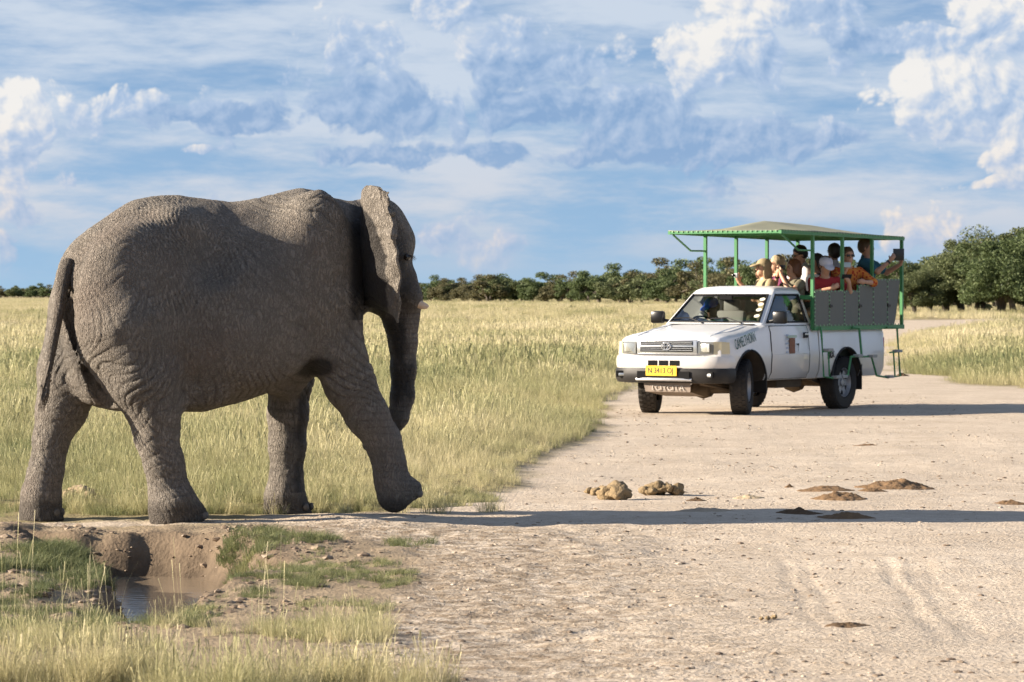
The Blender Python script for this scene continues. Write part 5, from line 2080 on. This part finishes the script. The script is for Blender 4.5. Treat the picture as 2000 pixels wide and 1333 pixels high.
    tops = [1.655, 1.655, 1.655, 1.735, 1.82, 1.82]
    for s in (1, -1):
        xs_ = [TXL(c, .872) for c in cols]
        for i in range(6):
            m = MB()
            g_ = .010
            a, b = xs_[i] - g_, xs_[i + 1] + g_
            zb, zt_ = 1.165, tops[i] if s > 0 else 1.655
            if i < 5:
                out = [(a, zb), (b, zb), (b, zt_), (a, zt_)]
            else:
                out = [(a, zb), (b + .19, zb), (b + .13, zb + .14), (b, zt_ - .01), (b, zt_), (a, zt_)]
            k = len(out)
            y0, y1 = s * .872, s * .884
            m.add([(x, y0, z) for x, z in out] + [(x, y1, z) for x, z in out], [tuple(range(k)), tuple(range(2 * k - 1, k - 1, -1))] + [(j, (j + 1) % k, k + (j + 1) % k, k + j) for j in range(k)])
            po = m.build('side_panel', panel_m, root)
            m = MB()
            nl = 9
            for q in range(nl):
                z = zb + (zt_ - zb) * (q + .5) / nl
                m.box((a + .008, s * .887, z), (.030, .008, .018), Matrix.Rotation(R(30 if q % 2 else -30), 3, 'Y'))
            for q in range(4):
                x = a + (b - a) * (q + .5) / 4
                m.box((x, s * .887, zt_ - .008), (.018, .008, .026))
                m.box((x, s * .887, zb + .008), (.018, .008, .026))
            tag(m.build('panel_lacing', green_lt, po), kind='stuff')
            m = MB()
            m.box(((a + .012), s * .866, (zb + zt_) / 2), (.032, .012, zt_ - zb))
            m.build('panel_stay', green, po)
            if i in (1, 3, 5):
                m = MB()
                m.box((a - .04, s * .892, 1.44), (.07, .016, .035), bev=.006)
                m.box((a + .0, s * .893, 1.44), (.03, .018, .06), bev=.006)
                m.build('panel_latch', ink, po)
    # climbing steps on both sides
    def steps(sgn):
        def q(px, py, y):
            p = TP(px, py, y)
            return Vector((p.x, sgn * p.y, p.z))
        l1 = MB()
        l1.tube([q(1603, 640, .90), q(1605, 660, .95), q(1609, 736, .98), q(1628, 739, .98)], .016, 6)
        l1.tube([q(1618, 687, .97), q(1620, 734, .98)], .013, 6)
        l1.tube([q(1608, 687, .97), q(1624, 687, .97)], .013, 6)
        a = l1.build('step_ladder', green, root, smooth=True)
        for c in ((1618, 684), (1634, 737)):
            m = MB()
            m.box(q(*c, 1.0), (.16, .09, .04), bev=.008)
            m.build('step_pad', pad_m, a)
        l2 = MB()
        l2.tube([q(1664, 640, .90), q(1678, 642, .95), q(1683, 695, .98)], .018, 6)
        l2.tube([q(1640, 738, 1.0), q(1656, 733, 1.0), q(1662, 697, .98), q(1702, 697, .98), q(1712, 734, 1.0), q(1735, 738, 1.0)], .016, 6)
        b = l2.build('step_ladder', green, root, smooth=True)
        for c in ((1676, 695), (1704, 696), (1646, 736), (1737, 736)):
            m = MB()
            m.box(q(*c, 1.01), (.15, .09, .04), bev=.008)
            m.build('step_pad', pad_m, b)
        l3 = MB()
        l3.tube([q(1732, 640, .90), q(1752, 641, .95), q(1758, 735, .97), q(1744, 736, .97)], .017, 6)
        l3.tube([q(1745, 687, .97), q(1748, 734, .97)], .013, 6)
        l3.tube([q(1738, 689, .97), q(1758, 687, .97)], .013, 6)
        c_ = l3.build('step_ladder', green, root, smooth=True)
        m = MB()
        m.box(q(1753, 686, .99), (.16, .09, .04), bev=.008)
        m.build('step_pad', pad_m, c_)
    steps(1)
    steps(-1)
    # benches in the back
    for x in (-2.50, -3.15, -3.80):
        m = MB()
        m.box((x, 0, 1.18), (.36, 1.40, .10), bev=.03)
        m.box((x - .22, 0, 1.42), (.08, 1.40, .46), bev=.03)
        m.box((x, 0, .93), (.30, 1.30, .42))
        m.build('bench_seat', paint('bench_cover', (.06, .075, .06), .85), root, smooth=True)
    return root


truck = build_truck()
# ------------------------------------------------------------------ people
def skin(name, col):
    if name in MATS:
        return MATS[name]
    m, nt, b = new_mat(name)
    tc = N(nt, 'ShaderNodeTexCoord').outputs['Object']
    nz = N(nt, 'ShaderNodeTexNoise', {'Vector': tc, 'Scale': 14.0, 'Detail': 3.0}).outputs['Fac']
    nt.links.new(MIX(nt, nz, tuple(c * .85 for c in col), tuple(min(1, c * 1.12) for c in col)), b.inputs['Base Color'])
    b.inputs['Roughness'].default_value = .5
    b.inputs['Subsurface Weight'].default_value = .0
    MATS[name] = m
    return m


SKIN = skin('fair_skin', (.56, .31, .20))  # plain base colour of fair skin
SKIN2 = skin('tanned_skin', (.40, .21, .135))


def cloth(name, col, pattern=None):
    if name in MATS:
        return MATS[name]
    m, nt, b = new_mat(name)
    tc = N(nt, 'ShaderNodeTexCoord').outputs['Object']
    nz = N(nt, 'ShaderNodeTexNoise', {'Vector': tc, 'Scale': 9.0, 'Detail': 5.0}).outputs['Fac']
    c = MIX(nt, nz, tuple(x * .78 for x in col), tuple(min(1, x * 1.2) for x in col))
    if pattern:
        v = N(nt, 'ShaderNodeTexVoronoi', {'Vector': tc, 'Scale': 24.0}).outputs['Distance']
        c = MIX(nt, N(nt, 'ShaderNodeMapRange', {'Value': v, 'From Min': .38, 'From Max': .5}).outputs[0], c, pattern)
    nt.links.new(c, b.inputs['Base Color'])
    b.inputs['Roughness'].default_value = .9
    b.inputs['Specular IOR Level'].default_value = .2
    bp = N(nt, 'ShaderNodeBump', {'Height': nz, 'Strength': .5, 'Distance': .02})
    nt.links.new(bp.outputs[0], b.inputs['Normal'])
    MATS[name] = m
    return m


def rotz(a):
    return Matrix.Rotation(a, 3, 'Z')


def person(label, head_w, yaw, head_yaw=0.0, head_pitch=0.0, lean=0.0, arms=None, skin_m=SKIN, shirt=None, sleeve=.5, pants=None, hair=None, hairlen=0, hat=None, glasses=None, watch=None, group=None, stand=False):
    """head_w: world place of the head's middle; yaw: the way the chest faces (world); arms: for L and R the elbow and wrist in chest space, from the shoulders"""
    # chest space: x forward, y left, z up, origin at the hips
    HZ = .70
    hb = Vector((lean, 0, HZ))                        # head middle above the hips
    Rw = rotz(yaw)
    origin = Vector(head_w) - Rw @ hb
    root = empty('person', origin, yaw)
    tag(root, label, 'person', group)
    nk = Vector((lean * .72, 0, .545))
    ch = Vector((lean * .45, 0, .36))
    hr = rotz(head_yaw) @ Matrix.Rotation(head_pitch, 3, 'Y')

    def hp(x, y, z):
        return hb + hr @ Vector((x, y, z))
    sh = {'L': Vector((lean * .62, .185, .485)), 'R': Vector((lean * .62, -.185, .485))}
    arms = arms or {}
    A = {}
    for s, sg in (('L', 1), ('R', -1)):
        e, w, hd = arms.get(s, ((.05, sg * .07, -.27), (.27, sg * .02, -.30), (1, 0, 0)))
        A[s] = (sh[s], sh[s] + Vector(e), sh[s] + Vector(w), Vector(hd).normalized())
    allp = [p for v in A.values() for p in v[:3]] + [hb]
    lo = np.min([list(p) for p in allp] + [[-.45, -.45, -.48]], 0) - .12
    hi = np.max([list(p) for p in allp] + [[.45, .45, .86]], 0) + .14
    f = Field(lo, hi, .0125)
    # skull, jaw, nose, brow, ears
    f.ell(hp(-.008, 0, .028), (.098, .078, .096), .02, hr)
    f.ell(hp(.022, 0, -.050), (.066, .056, .066), .03, hr)
    f.cone(hp(.072, 0, -.098), hp(.078, 0, -.092), .020, .018, .025)
    f.cone(hp(.090, 0, .018), hp(.108, 0, -.022), .009, .014, .012)
    f.cone(hp(.083, -.03, .022), hp(.083, .03, .022), .014, .014, .015)
    f.cone(hp(.084, -.018, -.058), hp(.084, .018, -.058), .009, .009, .010)
    for s in (-1, 1):
        f.ell(hp(-.008, s * .080, -.010), (.018, .010, .030), .008, hr)
        f.ell(hp(.088, s * .032, .006), (.012, .015, .010), .008, hr, sub=True)
    f.cone(nk, hp(-.015, 0, -.055), .060, .054, .03)
    # trunk
    f.ell(ch, (.115, .165, .19), .05)
    f.ell(Vector((lean * .6, 0, .47)), (.085, .175, .075), .05)
    f.ell(Vector((lean * .12, 0, .10)), (.115, .155, .16), .06)
    f.ell(Vector((0, 0, -.01)), (.13, .17, .11), .05)
    # legs point the way the truck faces
    lr = rotz(TROT - yaw)

    def lp(x, y, z, r):
        v = lr @ Vector((x, y, z))
        return (v.x, v.y, v.z, r)
    for s in (-1, 1):
        if stand:
            f.chain([(0, s * .09, -.03, .085), (.03, s * .10, -.27, .065), (.0, s * .10, -.48, .05)], .04)
        else:
            f.chain([lp(0, s * .09, -.02, .085), lp(.36, s * .10, .0, .062), lp(.38, s * .10, -.36, .042), lp(.47, s * .10, -.40, .03)], .03)

    def arm(fl, s, grow=0.0, upto=1.0):
        a, b, c, d = A[s]
        fl.cone(a, b, .052 + grow, .042 + grow * .9, .035)
        if upto >= 1:
            fl.cone(b, c, .041 + grow, .027 + grow, .02)
        elif upto > .6:
            fl.cone(b, b.lerp(c, (upto - .5) * 1.6), .041 + grow, .034 + grow, .02)
    for s, sg in (('L', 1), ('R', -1)):
        arm(f, s)
        a, b, c, d = A[s]
        # hand: palm and five bent fingers reaching along d
        side_ = d.cross(Vector((0, 0, 1)))
        if side_.length < .1:
            side_ = d.cross(Vector((1, 0, 0)))
        side_.normalize()
        up_ = side_.cross(d).normalized()
        inw = side_ if side_.y * -sg > 0 else -side_
        palm = c + d * .045
        f.cone(c, palm + d * .02, .024, .030, .012)
        f.cone(palm + up_ * .02, palm - up_ * .02, .022, .020, .012)
        for i, (o_, l_) in enumerate(((.030, .062), (.010, .072), (-.010, .066), (-.030, .050))):
            k0 = palm + d * .030 + up_ * o_
            k1 = k0 + d * l_ * .55 + inw * .010
            k2 = k1 + (d * .45 + inw * .8).normalized() * l_ * .5
            f.cone(k0, k1, .0100, .0092, .004)
            f.cone(k1, k2, .0092, .0080, .003)
        t0 = palm - d * .015 + up_ * .026
        t1 = t0 + (up_ * .6 + inw * .7 + d * .5).normalized() * .035
        f.cone(t0, t1, .011, .010, .005)
        f.cone(t1, t1 + (d * .8 + inw * .5).normalized() * .03, .010, .008, .003)
    V, Fc = f.mesh(1)
    body = mesh_obj('body', V, Fc, skin_m, root)
    # shirt
    if shirt:
        g = Field(lo, hi, .014)
        g.ell(ch, (.132, .182, .205), .05)
        g.ell(Vector((lean * .6, 0, .465)), (.098, .188, .082), .05)
        g.ell(Vector((lean * .12, 0, .10)), (.135, .175, .17), .06)
        g.ell(Vector((0, 0, -.02)), (.145, .185, .10), .05)
        g.cone(nk + Vector((-.012, 0, -.045)), nk + Vector((-.014, 0, .012)), .072, .066, .02)
        if sleeve > 0:
            for s in ('L', 'R'):
                a, b, c, d = A[s]
                e = a.lerp(b, min(1, sleeve * 1.5))
                g.cone(a, e, .068, .062, .035)
                if sleeve > .7:
                    g.cone(b, b.lerp(c, (sleeve - .7) * 3), .058, .045, .02)
        sv, sf = g.mesh(1)
        sv = sv + .006 * np.stack([fbm(sv[:, 0] * 11, sv[:, 1] * 11, sv[:, 2] * 7, oct=2, seed=k_) for k_ in (1, 2, 3)], 1)
        mesh_obj('shirt', sv, sf, shirt, root)
    g = Field(lo, hi, .016)
    g.ell(Vector((0, 0, -.02)), (.140, .180, .105), .05)
    for s in (-1, 1):
        if stand:
            g.chain([(0, s * .09, -.03, .10), (.03, s * .10, -.27, .08), (.0, s * .10, -.50, .07)], .04)
        else:
            g.chain([lp(0, s * .09, -.02, .10), lp(.36, s * .10, .0, .078), lp(.38, s * .10, -.33, .062)], .03)
    pv, pf = g.mesh(1)
    mesh_obj('trousers', pv, pf, pants or cloth('khaki_trousers', (.22, .18, .12)), root)
    hb_lo = np.array(hb) - .24
    hb_hi = np.array(hb) + .24
    if hair:
        g = Field(hb_lo, hb_hi, .010)
        g.ell(hp(-.018, 0, .042), (.108, .091, .100), .02, hr)
        g.ell(hp(-.045, 0, -.005), (.080, .088, .080), .02, hr)
        if hairlen:
            g.ell(hp(-.045, 0, -.060), (.078, .098, .095), .03, hr)
            for s in (-1, 1):
                g.ell(hp(.012, s * .078, -.035), (.045, .026, .085), .03, hr)
        # leave the face free
        g.ell(hp(.098, 0, -.035), (.085, .075 if hairlen else .10, .090), .02, hr, sub=True)
        g.ell(hp(.06, 0, -.12), (.09, .11, .075), .02, hr, sub=True)
        v_, f_ = g.mesh(1)
        v_ = v_ + .007 * np.stack([fbm(v_[:, 0] * 30, v_[:, 1] * 30, v_[:, 2] * 14, oct=2, seed=k_) for k_ in (4, 5, 6)], 1)
        mesh_obj('hair', v_, f_, hair, root)
    if hat:
        hm, flap = hat
        g = Field(hb_lo, hb_hi, .011)
        g.ell(hp(-.012, 0, .050), (.112, .096, .090), .02, hr)
        g.ell(hp(.05, 0, -.06), (.16, .13, .085), .01, hr, sub=True)
        q = hp(.125, 0, .040)
        g.ell(q, (.085, .080, .017), .012, hr @ Matrix.Rotation(R(12), 3, 'Y'))
        if flap:
            g.ell(hp(-.055, 0, -.075), (.070, .105, .12), .03, hr)
            g.ell(hp(-.01, .085, -.06), (.055, .020, .11), .02, hr)
            g.ell(hp(-.01, -.085, -.06), (.055, .020, .11), .02, hr)
        v_, f_ = g.mesh(1)
        mesh_obj('cap', v_, f_, hm, root)
    if glasses:
        m = MB()
        for s in (-1, 1):
            rr_ = hr
            m.box(hp(.099, s * .034, .008), (.012, .052, .036), rr_, .005)
            m.tube([hp(.095, s * .060, .014), hp(.0, s * .086, .010)], .005, 5)
        m.tube([hp(.104, -.012, .014), hp(.104, .012, .014)], .005, 5)
        m.build('sunglasses', paint('dark_lenses', (.008, .007, .008), .12), root, smooth=True)
    # eyes and brows for bare faces
    else:
        for s in (-1, 1):
            m = MB()
            m.box(hp(.087, s * .033, .006), (.014, .022, .010), hr, .004)
            m.build('eye', paint('eye_brown', (.05, .035, .03), .4), root)  # plain dark brown eye colour
            m = MB()
            m.box(hp(.096, s * .034, .026), (.010, .034, .007), hr, .003)
            m.build('eyebrow', hair or paint('brow', (.06, .04, .025), .8), root)
    if watch:
        a, b, c, d = A[watch]
        m = MB()
        dd = (c - b).normalized()
        m.tube([c - dd * .035, c - dd * .010], .034, 10)
        m.build('watch', paint('watch_strap', (.02, .02, .02), .5), root, smooth=True)

    def hand(s):
        a, b, c, d = A[s]
        return origin + Rw @ (c + d * .095)
    root['_hand'] = 0
    del root['_hand']
    return root, hand


def device(name, label, cat, loc, yaw, size, mat, lens_r=0.0, screen=None, pitch=0.0, roll=0.0, group=None):
    root = empty(name, loc, 0)
    root.rotation_euler = (roll, pitch, yaw)
    m = MB()
    m.box((0, 0, 0), size, bev=min(size) * .25)
    m.build('casing', mat, root, smooth=True)
    if lens_r:
        m = MB()
        m.lathe([(lens_r, size[0] * .4), (lens_r, size[0] * .5 + .05), (lens_r * .8, size[0] * .5 + .052), (lens_r * .7, size[0] * .5 + .03), (.001, size[0] * .5 + .03)], (0, 0, 0), 18, axis='x')
        m.build('lens', paint('camera_lens', (.01, .01, .012), .2), root, smooth=True)
    if screen:
        m = MB()
        m.box((-size[0] * .5 - .001, 0, 0), (.003, size[1] * .9, size[2] * .88))
        m.build('screen', screen, root)
    tag(root, label, cat, group)
    return root


def face(px_dx, away):
    """world heading from its picture-plane components: right (+) / left (-), away (+) / towards the lens (-)"""
    return math.atan2(away, px_dx)


def HW(px, py, x_truck):
    """world point of a head at truck-space x seen at a photo pixel"""
    k = (px - 1000) / FPX
    # X = TX - x ts + y tc ; Y = TY - x tc - y ts ; X = k Y
    y = (k * (TY - x_truck * tc_) - TX + x_truck * ts) / (tc_ + k * ts)
    w = TW((x_truck, y, 0))
    return Vector((w.x, w.y, CAMH - (py - HOR) * w.y / FPX))


khaki = cloth('khaki_cloth', (.36, .29, .18))
olive = cloth('olive_cloth', (.17, .155, .11))
red_c = cloth('red_cloth', (.42, .045, .05))
print_c = cloth('orange_print_cloth', (.40, .05, .022), (.62, .22, .05))
teal_c = cloth('teal_cloth', (.035, .12, .165))
white_c = cloth('white_cloth', (.62, .60, .60))
purple_c = cloth('purple_cloth', (.16, .04, .09))
dark_c = cloth('dark_cloth', (.03, .032, .04))
hair_dk = paint('dark_hair', (.014, .011, .010), .55, var=.3, scale=40)
hair_rd = paint('auburn_hair', (.12, .045, .016), .55, var=.4, scale=40)
hair_gr = paint('grey_blond_hair', (.40, .32, .20), .6, var=.3, scale=40)
hair_br = paint('brown_hair', (.075, .045, .025), .55, var=.3, scale=40)
black_dev = paint('black_device', (.015, .015, .017), .35)
silver_dev = paint('silver_device', (.50, .51, .53), .3, metal=.5)

left = face(-1, -.25)
PG = None
# front row
p, hnd = person('passenger in a khaki sun cap with neck flap raising one arm', HW(1491, 524, -2.38), face(-1, -.35), arms={'R': ((.10, .02, -.22), (.30, -.06, .02), (.25, 0, 1)), 'L': ((.12, .05, -.24), (.30, .0, -.14), (1, 0, .2))},
                shirt=khaki, sleeve=.55, hat=(khaki, True), lean=.08)
device('pocket_camera', 'small silver camera held out by the passenger in the khaki cap', 'camera', hnd('R') + Vector((-.02, -.02, .0)), face(-1, -.35), (.03, .10, .065), silver_dev, .018)
p, hnd = person('grey blond passenger in purple behind the khaki cap', HW(1517, 517, -2.95), face(-1, -.3), arms={'R': ((.14, -.02, -.18), (.24, .10, .02), (.6, .3, .7))}, shirt=purple_c, hair=hair_gr, lean=.05)
p, hnd = person('auburn haired passenger in grey top holding a camera to the face', HW(1549, 525, -2.45), face(-1, -.45), head_yaw=R(4), arms={'R': ((.20, -.05, -.12), (.24, .14, .12), (-.1, .25, 1)), 'L': ((.20, .05, -.12), (.24, -.13, .13), (-.1, -.25, 1))},
                shirt=olive, sleeve=.22, hair=hair_rd, hairlen=1, watch='R', lean=.05)
device('compact_camera', 'black camera pressed to the face of the auburn haired passenger', 'camera', HW(1549, 525, -2.45) + Vector((-.155, -.07, .015)), face(-1, -.4), (.05, .11, .07), black_dev, .022)
# second row
p, hnd = person('dark haired passenger in sunglasses with white collar and red scarf', HW(1562, 498, -3.2), face(-1, -.35), head_pitch=R(14), shirt=white_c, hair=hair_dk, glasses=1, lean=.10, arms={'R': ((.16, 0, -.2), (.30, .05, -.08), (.9, .2, .4))})
p, hnd = person('dark haired passenger half hidden behind the near front canopy post', HW(1594, 514, -3.05), face(-.8, -.6), shirt=dark_c, hair=hair_dk, skin_m=SKIN2, hairlen=1)
p, hnd = person('passenger in white cap and red shirt leaning over the side panels', HW(1613, 520, -2.72), face(.30, -1), head_pitch=R(24), lean=.12, arms={'R': ((.16, -.06, -.16), (.30, .16, -.10), (.35, 1, .5)), 'L': ((.17, .12, -.14), (.30, .06, -.02), (.3, -.5, .8))},
                shirt=red_c, sleeve=.5, hat=(cloth('white_cap_cloth', (.62, .62, .72)), False), hair=hair_br)
device('smartphone', 'slim phone held by the passenger in the white cap', 'phone', hnd('L') + Vector((.0, -.02, .01)), face(.25, -1), (.010, .14, .07), black_dev, 0, pitch=R(35))
# third row
p, hnd = person('dark haired passenger with bare neck behind the rear canopy posts', HW(1628, 494, -3.5), face(-.3, .5), skin_m=SKIN2, shirt=white_c, hair=hair_dk)
p, hnd = person('passenger in sunglasses and orange print shirt resting an arm on the panels', HW(1656, 501, -3.35), face(.35, -1), lean=.07, arms={'L': ((.18, .14, -.16), (.30, -.04, -.15), (.3, -1, .05)), 'R': ((.18, -.08, -.14), (.26, .03, -.02), (.2, .2, .95))},
                shirt=print_c, sleeve=.75, hair=hair_br, glasses=1, skin_m=SKIN)
device('digital_camera', 'small silver camera with bright screen held by the passenger in orange', 'camera', hnd('R') + Vector((.0, -.03, .02)), face(-.2, 1), (.025, .115, .075), silver_dev, 0, paint('camera_screen', (.45, .58, .62), .3))
p, hnd = person('tall passenger in a teal shirt pointing a black tablet to the side', HW(1692, 484, -3.9), face(1, -.35), head_yaw=R(6), arms={'R': ((.22, -.06, -.13), (.38, .02, .02), (.5, .3, .7)), 'L': ((.24, .06, -.14), (.46, .0, -.02), (.2, -.2, 1))},
                shirt=teal_c, sleeve=.5, hair=hair_br, watch='R', skin_m=SKIN2, stand=True)
device('tablet', 'black tablet held up by the tall passenger in teal', 'tablet', (hnd('R') + hnd('L')) / 2 + Vector((.01, -.02, .03)), face(.35, -1), (.016, .17, .17), black_dev)
# the driver
p, hnd = person('driver in a bright blue cap bent over the wheel', HW(1390, 601, -1.22), TROT, head_pitch=R(20), lean=.10, head_yaw=R(-12), arms={'R': ((.16, -.05, -.20), (.34, .04, -.12), (.8, .2, .5)), 'L': ((.16, .05, -.20), (.34, -.04, -.12), (.8, -.2, .5))},
                shirt=cloth('navy_cloth', (.03, .04, .08)), hat=(cloth('blue_cap_cloth', (.02, .085, .45)), False), hair=hair_dk, skin_m=skin('deep_skin', (.10, .05, .03)))
